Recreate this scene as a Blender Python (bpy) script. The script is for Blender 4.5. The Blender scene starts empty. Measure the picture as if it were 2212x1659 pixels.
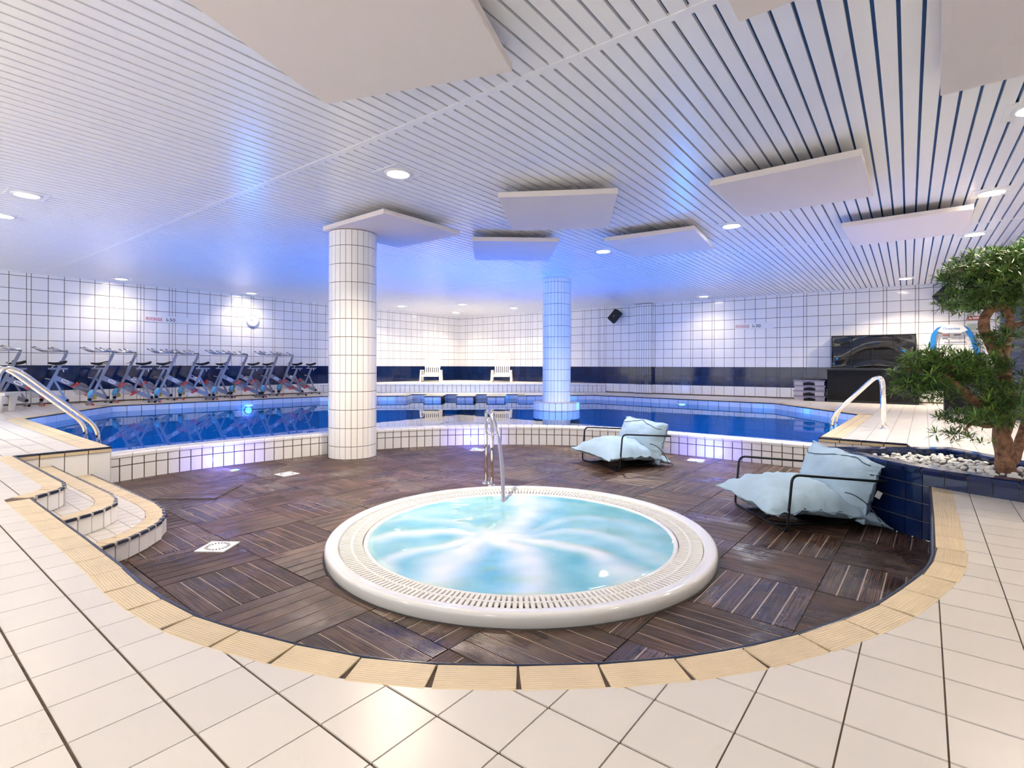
import bpy, math, random
from mathutils import Vector, Matrix, geometry, noise

random.seed(7)
SC = bpy.context.scene
COL = SC.collection
PI = math.pi

# ------------------------------------------------------------------ camera, world, exposure
F, CX, HY, ROLL, CAMH = 1130.0, 1106.0, 791.0, 0.0027, 0.95
cd = bpy.data.cameras.new('camera'); cam = bpy.data.objects.new('camera', cd); COL.objects.link(cam)
cd.sensor_width = 36.0; cd.lens = 36.0 * F / 2212.0
cd.shift_x = 0.0; cd.shift_y = (HY - 829.5) / 2212.0
cd.clip_start = 0.05; cd.clip_end = 200
cam.location = (0, 0, CAMH); cam.rotation_euler = (PI / 2, -ROLL, 0)
SC.camera = cam
W = bpy.data.worlds.new('world'); SC.world = W; W.use_nodes = True
W.node_tree.nodes['Background'].inputs[0].default_value = (1.0, 0.97, 0.95, 1)
W.node_tree.nodes['Background'].inputs[1].default_value = 1.3
SC.view_settings.view_transform = 'Standard'; SC.view_settings.look = 'None'
SC.view_settings.gamma = 1.0; SC.view_settings.use_curve_mapping = False
SC.view_settings.exposure = 0.84
cy = SC.cycles
cy.max_bounces = 6; cy.diffuse_bounces = 4; cy.glossy_bounces = 3; cy.transmission_bounces = 2; cy.transparent_max_bounces = 6
cy.caustics_reflective = False; cy.caustics_refractive = False; cy.use_adaptive_sampling = True; cy.adaptive_threshold = .10; cy.adaptive_min_samples = 12
LAMP_W = 60.0          # one warm ceiling downlight
BLUE_W = 120.0          # one underwater lamp

# ------------------------------------------------------------------ measuring helpers
def ray(px, py):
    u = px - CX; v = py - HY
    return (u + ROLL * v) / F, (v - ROLL * u) / F
def at(px, py, z=0.0):                  # point of the plane at height z
    u, v = ray(px, py); Y = (CAMH - z) / v
    return Vector((u * Y, Y, z))
def atY(px, py, Y):
    u, v = ray(px, py)
    return Vector((u * Y, Y, CAMH - v * Y))
def frame_px(p):
    if p[1] < 0.2: return (-9999, -9999)
    u = F * p[0] / p[1]; v = F * (CAMH - p[2]) / p[1]
    return CX + u - ROLL * v, HY + v + ROLL * u
def in_frame(p, m=40):
    x, y = frame_px(p)
    return -m < x < 2212 + m and -m < y < 1659 + m
def rot(A):
    return Vector((math.cos(A), -math.sin(A))), Vector((math.sin(A), math.cos(A)))
E1, E2 = rot(math.radians(37.8))        # building axes
C1, C2 = rot(math.radians(37.2))        # ceiling axes
def ab(a, b, z=None):
    p = E1 * a + E2 * b
    return (p.x, p.y) if z is None else Vector((p.x, p.y, z))
def cab(a, b, z=None):
    p = C1 * a + C2 * b
    return (p.x, p.y) if z is None else Vector((p.x, p.y, z))
ZW, ZC, ZWATER, ZCOPE = -0.44, 3.15, -0.15, -0.11

# ------------------------------------------------------------------ materials
MATS = {}
def mat(name, col, rough=0.5, metal=0.0, var=0.0, noise_var=0.0, nscale=6.0, spec=0.5, bump=0.0, bscale=60.0,
        emit=None, estr=0.0, alpha=1.0, rough_var=0.0, rscale=3.0, coat=0.0, trans=0.0):
    m = bpy.data.materials.new(name); m.use_nodes = True; nt = m.node_tree; N = nt.nodes; L = nt.links
    b = N['Principled BSDF']
    b.inputs['Base Color'].default_value = (*col, 1); b.inputs['Roughness'].default_value = rough
    b.inputs['Metallic'].default_value = metal; b.inputs['Specular IOR Level'].default_value = spec
    b.inputs['Coat Weight'].default_value = coat; b.inputs['Transmission Weight'].default_value = trans
    b.inputs['Alpha'].default_value = alpha
    if emit: b.inputs['Emission Color'].default_value = (*emit, 1); b.inputs['Emission Strength'].default_value = estr
    tc = N.new('ShaderNodeTexCoord')
    if var or noise_var:
        hsv = N.new('ShaderNodeHueSaturation'); hsv.inputs['Color'].default_value = (*col, 1)
        val = None
        if var:
            oi = N.new('ShaderNodeObjectInfo'); at_ = N.new('ShaderNodeAttribute'); at_.attribute_name = 'rnd'
            add = N.new('ShaderNodeMath'); add.operation = 'ADD'; L.new(oi.outputs['Random'], add.inputs[0]); L.new(at_.outputs['Fac'], add.inputs[1])
            fr = N.new('ShaderNodeMath'); fr.operation = 'FRACT'; L.new(add.outputs[0], fr.inputs[0])
            mr = N.new('ShaderNodeMapRange'); mr.inputs['To Min'].default_value = 1 - var; mr.inputs['To Max'].default_value = 1 + var
            L.new(fr.outputs[0], mr.inputs['Value']); val = mr.outputs[0]
        if noise_var:
            nz = N.new('ShaderNodeTexNoise'); nz.inputs['Scale'].default_value = nscale; nz.inputs['Detail'].default_value = 4
            g = N.new('ShaderNodeNewGeometry'); L.new(g.outputs['Position'], nz.inputs['Vector'])
            mr2 = N.new('ShaderNodeMapRange'); mr2.inputs['From Min'].default_value = .3; mr2.inputs['From Max'].default_value = .7
            mr2.inputs['To Min'].default_value = 1 - noise_var; mr2.inputs['To Max'].default_value = 1 + noise_var
            L.new(nz.outputs['Fac'], mr2.inputs['Value'])
            if val is not None:
                mu = N.new('ShaderNodeMath'); mu.operation = 'MULTIPLY'; L.new(val, mu.inputs[0]); L.new(mr2.outputs[0], mu.inputs[1]); val = mu.outputs[0]
            else: val = mr2.outputs[0]
        L.new(val, hsv.inputs['Value']); L.new(hsv.outputs[0], b.inputs['Base Color'])
    if rough_var:
        nz = N.new('ShaderNodeTexNoise'); nz.inputs['Scale'].default_value = rscale; nz.inputs['Detail'].default_value = 3
        g = N.new('ShaderNodeNewGeometry'); L.new(g.outputs['Position'], nz.inputs['Vector'])
        mr = N.new('ShaderNodeMapRange'); mr.inputs['From Min'].default_value = .35; mr.inputs['From Max'].default_value = .65
        mr.inputs['To Min'].default_value = max(.02, rough - rough_var); mr.inputs['To Max'].default_value = rough + rough_var
        L.new(nz.outputs['Fac'], mr.inputs['Value']); L.new(mr.outputs[0], b.inputs['Roughness'])
    if bump:
        nz = N.new('ShaderNodeTexNoise'); nz.inputs['Scale'].default_value = bscale; nz.inputs['Detail'].default_value = 3
        L.new(tc.outputs['Object'], nz.inputs['Vector'])
        bp = N.new('ShaderNodeBump'); bp.inputs['Strength'].default_value = bump; bp.inputs['Distance'].default_value = 0.01
        L.new(nz.outputs['Fac'], bp.inputs['Height']); L.new(bp.outputs[0], b.inputs['Normal'])
    MATS[name] = m
    return m

def ribbed(m, pitch, depth, strength=0.8):   # fine grooves along the UV u direction
    nt = m.node_tree; N = nt.nodes; L = nt.links; b = N['Principled BSDF']
    uv = N.new('ShaderNodeUVMap'); sp = N.new('ShaderNodeSeparateXYZ'); L.new(uv.outputs[0], sp.inputs[0])
    mu = N.new('ShaderNodeMath'); mu.operation = 'MULTIPLY'; mu.inputs[1].default_value = 2 * PI / pitch; L.new(sp.outputs['Y'], mu.inputs[0])
    si = N.new('ShaderNodeMath'); si.operation = 'SINE'; L.new(mu.outputs[0], si.inputs[0])
    bp = N.new('ShaderNodeBump'); bp.inputs['Strength'].default_value = strength; bp.inputs['Distance'].default_value = depth
    L.new(si.outputs[0], bp.inputs['Height']); L.new(bp.outputs[0], b.inputs['Normal'])
    return si

def brick_mat(name, col, grout, w, h, rough=.2, off=0.0, ms=.012):
    m = bpy.data.materials.new(name); m.use_nodes = True; nt = m.node_tree; N = nt.nodes; L = nt.links; b = N['Principled BSDF']
    uv = N.new('ShaderNodeUVMap')
    br = N.new('ShaderNodeTexBrick'); br.offset = off; br.inputs['Color1'].default_value = (*col, 1); br.inputs['Color2'].default_value = (*[c * .97 for c in col], 1)
    br.inputs['Mortar'].default_value = (*grout, 1); br.inputs['Scale'].default_value = 1.0; br.inputs['Mortar Size'].default_value = ms
    br.inputs['Brick Width'].default_value = w; br.inputs['Row Height'].default_value = h
    L.new(uv.outputs[0], br.inputs['Vector']); L.new(br.outputs['Color'], b.inputs['Base Color']); b.inputs['Roughness'].default_value = rough
    MATS[name] = m
    return m

mat('grout', (.11, .075, .055), .8, noise_var=.3, nscale=15)
mat('grout_light', (.42, .34, .27), .8, noise_var=.2, nscale=15)
mat('tile_white', (.90, .89, .875), .13, var=.025, spec=.5)
mat('tile_navy', (.005, .017, .080), .09, var=.25, spec=.6, rough_var=.05, rscale=8, bump=.02, bscale=9)
mat('tile_cream', (.70, .66, .61), .30, var=.03, noise_var=.015, nscale=3)
tan = mat('tile_tan', (.70, .565, .36), .38, var=.05, noise_var=.05, nscale=9)
ribbed(tan, .0105, .0016, .35)
mat('nose_navy', (.022, .030, .062), .22, var=.2)
mat('joint_glint', (.52, .42, .36), .25)  # painted glint: pale colour for light caught in the wet plank gaps
mat('nose_cream', (.66, .60, .52), .4)
mat('slat_white', (.93, .93, .94), .27, spec=.55, noise_var=.01, nscale=2)
mat('slat_gap', (.010, .13, .45), .6)
mat('white_metal', (.84, .84, .84), .3)
mat('panel_fabric', (.80, .735, .715), .9, bump=.05, bscale=300)
mat('chrome', (.86, .84, .82), .08, metal=1.0)
mat('steel_grey', (.30, .30, .33), .28, metal=.7, noise_var=.06)
mat('steel_bright', (.55, .54, .54), .25, metal=.8)
mat('white_bar', (.85, .84, .82), .35)
mat('black_plastic', (.006, .006, .007), .5, spec=.25)
mat('black_gloss', (.006, .006, .007), .13, spec=.8)
mat('black_metal', (.008, .011, .014), .35, metal=.1, spec=.35)
mat('bag_fabric', (.41, .565, .70), .85, noise_var=.06, nscale=5, bump=.5, bscale=11)
mat('piping', (.07, .11, .15), .8)
mat('red_plastic', (.62, .05, .04), .35)
mat('blue_rubber', (.12, .45, .72), .45)
mat('yellow_rubber', (.86, .58, .04), .45)
mat('clear_plastic', (.45, .45, .50), .12, alpha=.30)
mat('white_plastic', (.80, .75, .66), .35)
mat('spa_acrylic', (.86, .86, .85), .10, coat=.4)
mat('grate_white', (.80, .78, .73), .35)
mat('drain_dark', (.06, .055, .05), .6)
mat('hose_blue', (.02, .22, .58), .3)
mat('bark', (.27, .14, .08), .85, noise_var=.65, nscale=26, bump=.8, bscale=30)
mat('leaf', (.10, .20, .04), .40, var=.3, noise_var=.45, nscale=14)
mat('leaf_young', (.23, .37, .07), .40, var=.3)
mat('pebble', (.84, .83, .80), .6, var=.06)
mat('soil', (.05, .045, .04), .9)
mat('sign_white', (.85, .85, .85), .3)
mat('sign_red', (.55, .04, .04), .5)
mat('sign_black', (.02, .02, .025), .5)
mat('notice_green', (.56, .66, .56), .4)
mat('notice_red', (.62, .12, .08), .4)
mat('step_purple', (.26, .235, .33), .5, var=.1)
mat('step_grey', (.50, .47, .50), .5, var=.08)
mat('lamp_warm', (1, .9, .75), .4, emit=(1.0, .86, .66), estr=40)
mat('lamp_cool', (.8, .93, 1), .4, emit=(.80, .94, 1.0), estr=16)
mat('lamp_blue', (.3, .5, 1), .4, emit=(.10, .32, 1.0), estr=22)
mat('lamp_cyan', (.3, .9, 1), .4, emit=(.08, .62, 1.0), estr=3)
for n_ in ('lamp_warm', 'lamp_cool', 'lamp_blue', 'lamp_cyan'): MATS[n_].cycles.emission_sampling = 'NONE'   # each lens has its own lamp
mat('platform_top', (.80, .76, .70), .4, noise_var=.05)
brick_mat('wall_far_tile', (.82, .81, .80), (.11, .075, .055), .30, .302)
brick_mat('basin_tile', (.50, .78, .92), (.40, .66, .82), .25, .25, .3)
brick_mat('riser_tile', (.80, .78, .76), (.13, .10, .09), .135, .15, .2)

# wet ribbed decking
wood = mat('deck_wood', (.125, .068, .050), .34, var=.30, noise_var=.32, nscale=3.5, spec=.5)
def wet_wood(m):
    nt = m.node_tree; N = nt.nodes; L = nt.links; b = N['Principled BSDF']
    g = N.new('ShaderNodeNewGeometry')
    nz = N.new('ShaderNodeTexNoise'); nz.inputs['Scale'].default_value = 1.3; nz.inputs['Detail'].default_value = 5; nz.inputs['Roughness'].default_value = .6
    L.new(g.outputs['Position'], nz.inputs['Vector'])
    mr = N.new('ShaderNodeMapRange'); mr.inputs['From Min'].default_value = .46; mr.inputs['From Max'].default_value = .66
    mr.inputs['To Min'].default_value = .46; mr.inputs['To Max'].default_value = .13
    L.new(nz.outputs['Fac'], mr.inputs['Value']); L.new(mr.outputs[0], b.inputs['Roughness'])
    uv = N.new('ShaderNodeUVMap'); sp = N.new('ShaderNodeSeparateXYZ'); L.new(uv.outputs[0], sp.inputs[0])
    mu = N.new('ShaderNodeMath'); mu.operation = 'MULTIPLY'; mu.inputs[1].default_value = 2 * PI / .0102; L.new(sp.outputs['Y'], mu.inputs[0])
    si = N.new('ShaderNodeMath'); si.operation = 'SINE'; L.new(mu.outputs[0], si.inputs[0])
    bs = N.new('ShaderNodeMapRange'); bs.inputs['From Min'].default_value = .44; bs.inputs['From Max'].default_value = .60   # puddles fill the grooves
    bs.inputs['To Min'].default_value = .5; bs.inputs['To Max'].default_value = .12
    L.new(nz.outputs['Fac'], bs.inputs['Value'])
    bp = N.new('ShaderNodeBump'); bp.inputs['Distance'].default_value = .0022; L.new(bs.outputs[0], bp.inputs['Strength'])
    L.new(si.outputs[0], bp.inputs['Height']); L.new(bp.outputs[0], b.inputs['Normal'])
    # grain along the plank and paler worn patches
    mp = N.new('ShaderNodeMapping'); mp.inputs['Scale'].default_value = (1.6, 45, 1); L.new(uv.outputs[0], mp.inputs['Vector'])
    gr = N.new('ShaderNodeTexNoise'); gr.inputs['Scale'].default_value = 2.0; gr.inputs['Detail'].default_value = 5; L.new(mp.outputs[0], gr.inputs['Vector'])
    hs = [n for n in N if n.type == 'HUE_SAT'][0]
    rp = N.new('ShaderNodeValToRGB'); rp.color_ramp.elements[0].position = .34; rp.color_ramp.elements[0].color = (.024, .011, .007, 1)
    rp.color_ramp.elements[1].position = .72; rp.color_ramp.elements[1].color = (.165, .094, .063, 1)
    L.new(gr.outputs['Fac'], rp.inputs[0]); L.new(rp.outputs[0], hs.inputs['Color'])
wet_wood(wood)

# water: clear reflecting sheet tinted by its depth
def water_mat(name, tint, rough, bump, scale):
    m = bpy.data.materials.new(name); m.use_nodes = True; nt = m.node_tree; N = nt.nodes; L = nt.links
    for n in list(N):
        if n.type != 'OUTPUT_MATERIAL': N.remove(n)
    out = [n for n in N if n.type == 'OUTPUT_MATERIAL'][0]
    tr = N.new('ShaderNodeBsdfTransparent'); tr.inputs[0].default_value = (*tint, 1)
    gl = N.new('ShaderNodeBsdfGlossy'); gl.inputs['Roughness'].default_value = rough
    fr = N.new('ShaderNodeFresnel'); fr.inputs['IOR'].default_value = 1.33
    g = N.new('ShaderNodeNewGeometry'); nz = N.new('ShaderNodeTexNoise'); nz.inputs['Scale'].default_value = scale; nz.inputs['Detail'].default_value = 2
    L.new(g.outputs['Position'], nz.inputs['Vector'])
    bp = N.new('ShaderNodeBump'); bp.inputs['Strength'].default_value = bump; bp.inputs['Distance'].default_value = .02
    L.new(nz.outputs['Fac'], bp.inputs['Height']); L.new(bp.outputs[0], gl.inputs['Normal']); L.new(bp.outputs[0], fr.inputs['Normal'])
    mx = N.new('ShaderNodeMixShader'); L.new(fr.outputs[0], mx.inputs[0]); L.new(tr.outputs[0], mx.inputs[1]); L.new(gl.outputs[0], mx.inputs[2])
    L.new(mx.outputs[0], out.inputs['Surface'])
    MATS[name] = m
water_mat('pool_water', (.09, .50, .95), .01, .02, 2.2)

def foam_mat():
    m = mat('spa_water', (.30, .66, .74), .06, spec=.5)
    nt = m.node_tree; N = nt.nodes; L = nt.links; b = N['Principled BSDF']
    a = N.new('ShaderNodeAttribute'); a.attribute_name = 'foam'
    g = N.new('ShaderNodeNewGeometry'); nz = N.new('ShaderNodeTexNoise'); nz.inputs['Scale'].default_value = 2.6; nz.inputs['Detail'].default_value = 3
    L.new(g.outputs['Position'], nz.inputs['Vector'])
    rp = N.new('ShaderNodeValToRGB'); rp.color_ramp.elements[0].color = (.12, .45, .53, 1); rp.color_ramp.elements[1].color = (.30, .64, .70, 1)
    rp.color_ramp.elements[0].position = .3; rp.color_ramp.elements[1].position = .7; L.new(nz.outputs['Fac'], rp.inputs[0])
    mx = N.new('ShaderNodeMix'); mx.data_type = 'RGBA'; L.new(a.outputs['Fac'], mx.inputs[0]); L.new(rp.outputs[0], mx.inputs[6]); mx.inputs[7].default_value = (.84, .89, .91, 1)
    L.new(mx.outputs[2], b.inputs['Base Color'])
    b.inputs['Subsurface Weight'].default_value = 0.0
foam_mat()

# ------------------------------------------------------------------ mesh helpers
class MB:
    def __init__(s): s.v = []; s.f = []; s.uv = []; s.r = []; s.cr = 0.0
    def face(s, pts, uvs=None):
        i = len(s.v); s.v += [tuple(p) for p in pts]; s.f.append(list(range(i, i + len(pts))))
        s.uv.append(uvs or [(p[0], p[1]) for p in pts]); s.r.append(s.cr)
    def prism(s, poly, z0, z1, uvf=None, bottom=False):        # poly counter-clockwise in plan
        uvf = uvf or (lambda p: (p[0], p[1]))
        s.face([(p[0], p[1], z1) for p in poly], [uvf(p) for p in poly])
        n = len(poly)
        for i in range(n):
            a, b = poly[i], poly[(i + 1) % n]
            s.face([(a[0], a[1], z0), (b[0], b[1], z0), (b[0], b[1], z1), (a[0], a[1], z1)], [uvf(a), uvf(b), uvf(b), uvf(a)])
        if bottom: s.face([(p[0], p[1], z0) for p in reversed(poly)])
    def box(s, c, size, M=None):
        x, y, z = size[0] / 2, size[1] / 2, size[2] / 2
        P = [Vector((sx * x, sy * y, sz * z)) for sz in (-1, 1) for sy in (-1, 1) for sx in (-1, 1)]
        if M is not None: P = [M @ p for p in P]
        P = [p + Vector(c) for p in P]
        for q in ((0, 2, 3, 1), (4, 5, 7, 6), (0, 1, 5, 4), (2, 6, 7, 3), (0, 4, 6, 2), (1, 3, 7, 5)):
            s.face([P[i] for i in q])
    def tube(s, pts, r, n=8, cap=True):
        pts = [Vector(p) for p in pts]; R = r if isinstance(r, (list, tuple)) else [r] * len(pts)
        rings = []; up = None
        for i, p in enumerate(pts):
            t = (pts[min(i + 1, len(pts) - 1)] - pts[max(i - 1, 0)])
            t = t.normalized() if t.length > 1e-9 else Vector((0, 0, 1))
            if up is None: up = Vector((0, 0, 1)) if abs(t.z) < .9 else Vector((1, 0, 0))
            x = up.cross(t)
            if x.length < 1e-6: x = Vector((1, 0, 0)).cross(t)
            x.normalize(); y = t.cross(x); up = y
            i0 = len(s.v)
            for k in range(n):
                a = 2 * PI * k / n; s.v.append(tuple(p + (x * math.cos(a) + y * math.sin(a)) * R[i]))
            rings.append(i0)
        for j in range(len(rings) - 1):
            for k in range(n):
                k2 = (k + 1) % n
                s.f.append([rings[j] + k, rings[j] + k2, rings[j + 1] + k2, rings[j + 1] + k]); s.uv.append([(0, 0)] * 4); s.r.append(s.cr)
        if cap:
            s.f.append([rings[0] + k for k in reversed(range(n))]); s.uv.append([(0, 0)] * n); s.r.append(s.cr)
            s.f.append([rings[-1] + k for k in range(n)]); s.uv.append([(0, 0)] * n); s.r.append(s.cr)
    def lathe(s, prof, n=48, c=(0, 0, 0), closed=False):        # profile of (r, z)
        i0 = len(s.v)
        for (r, z) in prof:
            for k in range(n):
                a = 2 * PI * k / n; s.v.append((c[0] + r * math.cos(a), c[1] + r * math.sin(a), c[2] + z))
        m = len(prof)
        for j in range(m - 1 + (1 if closed else 0)):
            j2 = (j + 1) % m
            for k in range(n):
                k2 = (k + 1) % n
                s.f.append([i0 + j * n + k, i0 + j * n + k2, i0 + j2 * n + k2, i0 + j2 * n + k]); s.uv.append([(0, 0)] * 4); s.r.append(s.cr)
    def grid(s, fn, nu, nv, closeu=False):
        i0 = len(s.v)
        for j in range(nv + 1):
            for i in range(nu + (0 if closeu else 1)):
                s.v.append(tuple(fn(i / nu, j / nv)))
        w = nu if closeu else nu + 1
        for j in range(nv):
            for i in range(nu):
                i2 = (i + 1) % w
                s.f.append([i0 + j * w + i, i0 + j * w + i2, i0 + (j + 1) * w + i2, i0 + (j + 1) * w + i]); s.uv.append([(0, 0)] * 4); s.r.append(s.cr)
    def mesh(s, name, m=None, smooth=False, uv=True):
        me = bpy.data.meshes.new(name); me.from_pydata(s.v, [], s.f)
        if uv:
            ul = me.uv_layers.new(name='UVMap'); flat = []
            for q in s.uv:
                for u in q: flat += [u[0], u[1]]
            ul.data.foreach_set('uv', flat)
        if any(s.r):
            at_ = me.attributes.new('rnd', 'FLOAT', 'FACE'); at_.data.foreach_set('value', s.r)
        if m: me.materials.append(MATS[m] if isinstance(m, str) else m)
        if smooth: me.polygons.foreach_set('use_smooth', [True] * len(me.polygons))
        me.update()
        return me
    def build(s, name, m, parent=None, smooth=False, loc=None, rz=0.0, **props):
        return link(name, s.mesh(name, m, smooth), parent, loc, (0, 0, rz), **props)

def link(name, me, parent=None, loc=None, rot_=None, scale=None, **props):
    o = bpy.data.objects.new(name, me); COL.objects.link(o)
    if parent is not None: o.parent = parent
    if loc is not None: o.location = loc
    if rot_ is not None: o.rotation_euler = rot_
    if scale is not None: o.scale = scale
    for k, v in props.items(): o[k] = v
    return o
def empty(name, loc=(0, 0, 0), rz=0.0, **props):
    o = link(name, None, None, loc, (0, 0, rz), **props); o.empty_display_size = .1
    return o
def copy_tree(o, parent=None):
    c = o.copy(); COL.objects.link(c); c.parent = parent
    for ch in list(o.children): copy_tree(ch, c)
    return c
UNIT = {}
def unit(m):                                # shared unit box with its own material
    if m not in UNIT:
        b = MB(); b.box((0, 0, 0), (1, 1, 1)); UNIT[m] = b.mesh('unit_' + m, m)
    return UNIT[m]
def arc_pts(P, n=6):                        # round the inner corners of a 3-D polyline given as (point, radius)
    out = []
    for i, (p, r) in enumerate(P):
        p = Vector(p)
        if i in (0, len(P) - 1) or r <= 0: out.append(p); continue
        d0 = (Vector(P[i - 1][0]) - p); d1 = (Vector(P[i + 1][0]) - p)
        r = min(r, d0.length * .48, d1.length * .48); a = p + d0.normalized() * r; c = p + d1.normalized() * r
        for k in range(n + 1):
            t = k / n; out.append(a * (1 - t) ** 2 + p * 2 * t * (1 - t) + c * t * t)
    return out
def smooth_path(P, n=6):                    # Catmull-Rom through points
    P = [Vector(p) for p in P]; out = []
    for i in range(len(P) - 1):
        p0, p1, p2, p3 = P[max(i - 1, 0)], P[i], P[i + 1], P[min(i + 2, len(P) - 1)]
        for k in range(n):
            t = k / n
            out.append(.5 * ((2 * p1) + (p2 - p0) * t + (2 * p0 - 5 * p1 + 4 * p2 - p3) * t * t + (3 * p1 - p0 - 3 * p2 + p3) * t ** 3))
    out.append(P[-1])
    return out

# plan regions and clipping
def area2(p): return sum(p[i][0] * p[(i + 1) % len(p)][1] - p[(i + 1) % len(p)][0] * p[i][1] for i in range(len(p)))
def clip_half(poly, a, b):
    out = []; n = len(poly)
    def side(p): return (b[0] - a[0]) * (p[1] - a[1]) - (b[1] - a[1]) * (p[0] - a[0])
    for i in range(n):
        p, q = poly[i], poly[(i + 1) % n]; sp, sq = side(p), side(q)
        if sp >= 0: out.append(p)
        if (sp > 0 and sq < 0) or (sp < 0 and sq > 0):
            t = sp / (sp - sq); out.append((p[0] + (q[0] - p[0]) * t, p[1] + (q[1] - p[1]) * t))
    return out
class Region:
    def __init__(s, *loops):
        s.loops = [[(p[0], p[1]) for p in l] for l in loops]
        flat = [p for l in s.loops for p in l]
        s.tris = []
        for t in geometry.tessellate_polygon([[Vector((p[0], p[1], 0)) for p in l] for l in s.loops]):
            q = [flat[i] for i in t]
            A = area2(q)
            if abs(A) < 1e-9: continue
            if A < 0: q.reverse()
            s.tris.append((q, min(p[0] for p in q), max(p[0] for p in q), min(p[1] for p in q), max(p[1] for p in q)))
        s.edges = [(l[i], l[(i + 1) % len(l)]) for l in s.loops for i in range(len(l))]
    def inside(s, p):
        c = False
        for a, b in s.edges:
            if (a[1] > p[1]) != (b[1] > p[1]) and p[0] < (b[0] - a[0]) * (p[1] - a[1]) / (b[1] - a[1]) + a[0]: c = not c
        return c
    def near_edge(s, c, r):
        for a, b in s.edges:
            dx, dy = b[0] - a[0], b[1] - a[1]; L2 = dx * dx + dy * dy
            t = 0 if L2 < 1e-12 else max(0, min(1, ((c[0] - a[0]) * dx + (c[1] - a[1]) * dy) / L2))
            ex, ey = a[0] + dx * t - c[0], a[1] + dy * t - c[1]
            if ex * ex + ey * ey < r * r: return True
        return False
    def clip(s, quad):                      # -> (whole?, pieces)
        cx = sum(p[0] for p in quad) / len(quad); cy = sum(p[1] for p in quad) / len(quad)
        r = max(math.hypot(p[0] - cx, p[1] - cy) for p in quad)
        if not s.near_edge((cx, cy), r): return (True, [quad]) if s.inside((cx, cy)) else (False, [])
        x0, x1 = min(p[0] for p in quad), max(p[0] for p in quad); y0, y1 = min(p[1] for p in quad), max(p[1] for p in quad)
        out = []
        for q, a, b, c, d in s.tris:
            if b < x0 or a > x1 or d < y0 or c > y1: continue
            poly = quad
            for i in range(3):
                poly = clip_half(poly, q[i], q[(i + 1) % 3])
                if len(poly) < 3: break
            if len(poly) >= 3 and abs(area2(poly)) > 2e-5: out.append(poly)
        return (False, out)
def offset_loop(pts, widths, sign=1):       # push each edge i (pts[i] -> pts[i+1]) sideways by widths[i]
    n = len(pts); out = []
    for i in range(n):
        p = Vector(pts[i][:2]); a = Vector(pts[i - 1][:2]); b = Vector(pts[(i + 1) % n][:2])
        d0 = (p - a).normalized(); d1 = (b - p).normalized()
        n0 = Vector((d0.y, -d0.x)) * sign; n1 = Vector((d1.y, -d1.x)) * sign
        w0, w1 = widths[i - 1], widths[i]
        cr = d0.x * d1.y - d0.y * d1.x
        if abs(cr) < .08: out.append(p + (n0 * w0 + n1 * w1) * .5); continue
        A = p + n0 * w0; B = p + n1 * w1
        t = ((B.x - A.x) * d1.y - (B.y - A.y) * d1.x) / cr
        out.append(A + d0 * t)
    return [(q.x, q.y) for q in out]
def walk(path, step, start=0.0):            # (point, direction) at equal steps along a plan polyline
    P = [Vector(p[:2]) for p in path]; res = []; s = start; acc = 0.0
    for i in range(len(P) - 1):
        d = P[i + 1] - P[i]; L = d.length
        if L < 1e-9: continue
        u = d / L
        while s <= acc + L: res.append((P[i] + u * (s - acc), u)); s += step
        acc += L
    return res

# ------------------------------------------------------------------ plan of the room
def v2(p): return (p[0], p[1])
COR = Vector((-2.36, 23.52)); DL = Vector((-.6366, -.7712)); DR = Vector((.808, -.589))   # far corner and the two wall directions
LEFT_END = COR + DL * 19.8; RIGHT_LEN = 18.04; RIGHT_END = COR + DR * RIGHT_LEN
NEAR_R = Vector(ab(1.75, -2.65))
NL = Vector((DL.y, -DL.x)); NL = NL if NL.dot(-COR) > 0 else -NL      # inward normals
NR = Vector((DR.y, -DR.x)); NR = NR if NR.dot(-COR) > 0 else -NR
OUTER = [v2(NEAR_R), v2(RIGHT_END), v2(COR), v2(LEFT_END)]

FRONT = smooth_path([(*p, 0) for p in [(2.158, 2.673), (1.948, 2.462), (1.502, 2.125), (1.197, 1.948), (.885, 1.812), (.638, 1.735), (.389, 1.689),
         (.13, 1.668), (-.142, 1.667), (-.396, 1.694), (-.645, 1.759), (-.881, 1.846), (-1.127, 1.953), (-1.341, 2.082), (-1.6, 2.268), (-1.887, 2.51)]], 3)
FRONT = [(3.335, 4.17), (2.656, 3.30)] + [v2(p) for p in FRONT] + [ab(-3.6, .835)]
LAND = [ab(-5.02, .845), ab(-5.10, .94), ab(-5.18, 1.03), ab(-5.30, 1.09), ab(-5.45, 1.115), ab(-7.45, 1.12)]
POOL_L = [ab(-7.43, 1.95), ab(-12.5, 2.03), ab(-14.95, 3.95), ab(-14.72, 9.2), (-3.35, 16.62), (-3.35, 17.6), (.2, 17.72), (.2, 16.95), (2.72, 17.38),
          (6.89, 13.68), ab(-.95, 12.6), ab(-1.05, 8.13)]
DECK_R = [ab(-.1, 8.13), (4.6, 5.95)]
PLANT_BACK = [(4.42, 5.28), (4.42, 2.85)]
PLANT_FRONT = [(4.15, 2.85), (3.85, 3.3), (3.6, 3.7), (3.45, 3.95)]
WELL = FRONT + LAND + POOL_L + DECK_R + PLANT_BACK + PLANT_FRONT
WID = [.128] * (len(FRONT) + len(LAND) - 1) + [.03] + [.252] * (len(POOL_L) - 1) + [.03] + [0.0] * (len(DECK_R) + len(PLANT_BACK) + len(PLANT_FRONT) - 0)
WID = WID[:len(WELL)]; WID[-1] = 0.0
WELL_OUT = offset_loop(WELL, WID, -1)
PLANTER = [(3.12, 5.28), (3.22, 4.80), (3.26, 4.50), (3.32, 4.22)] + [(3.45, 3.95), (3.6, 3.7), (3.85, 3.3), (4.15, 2.85), (4.42, 2.85), (4.42, 5.28)]
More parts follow.
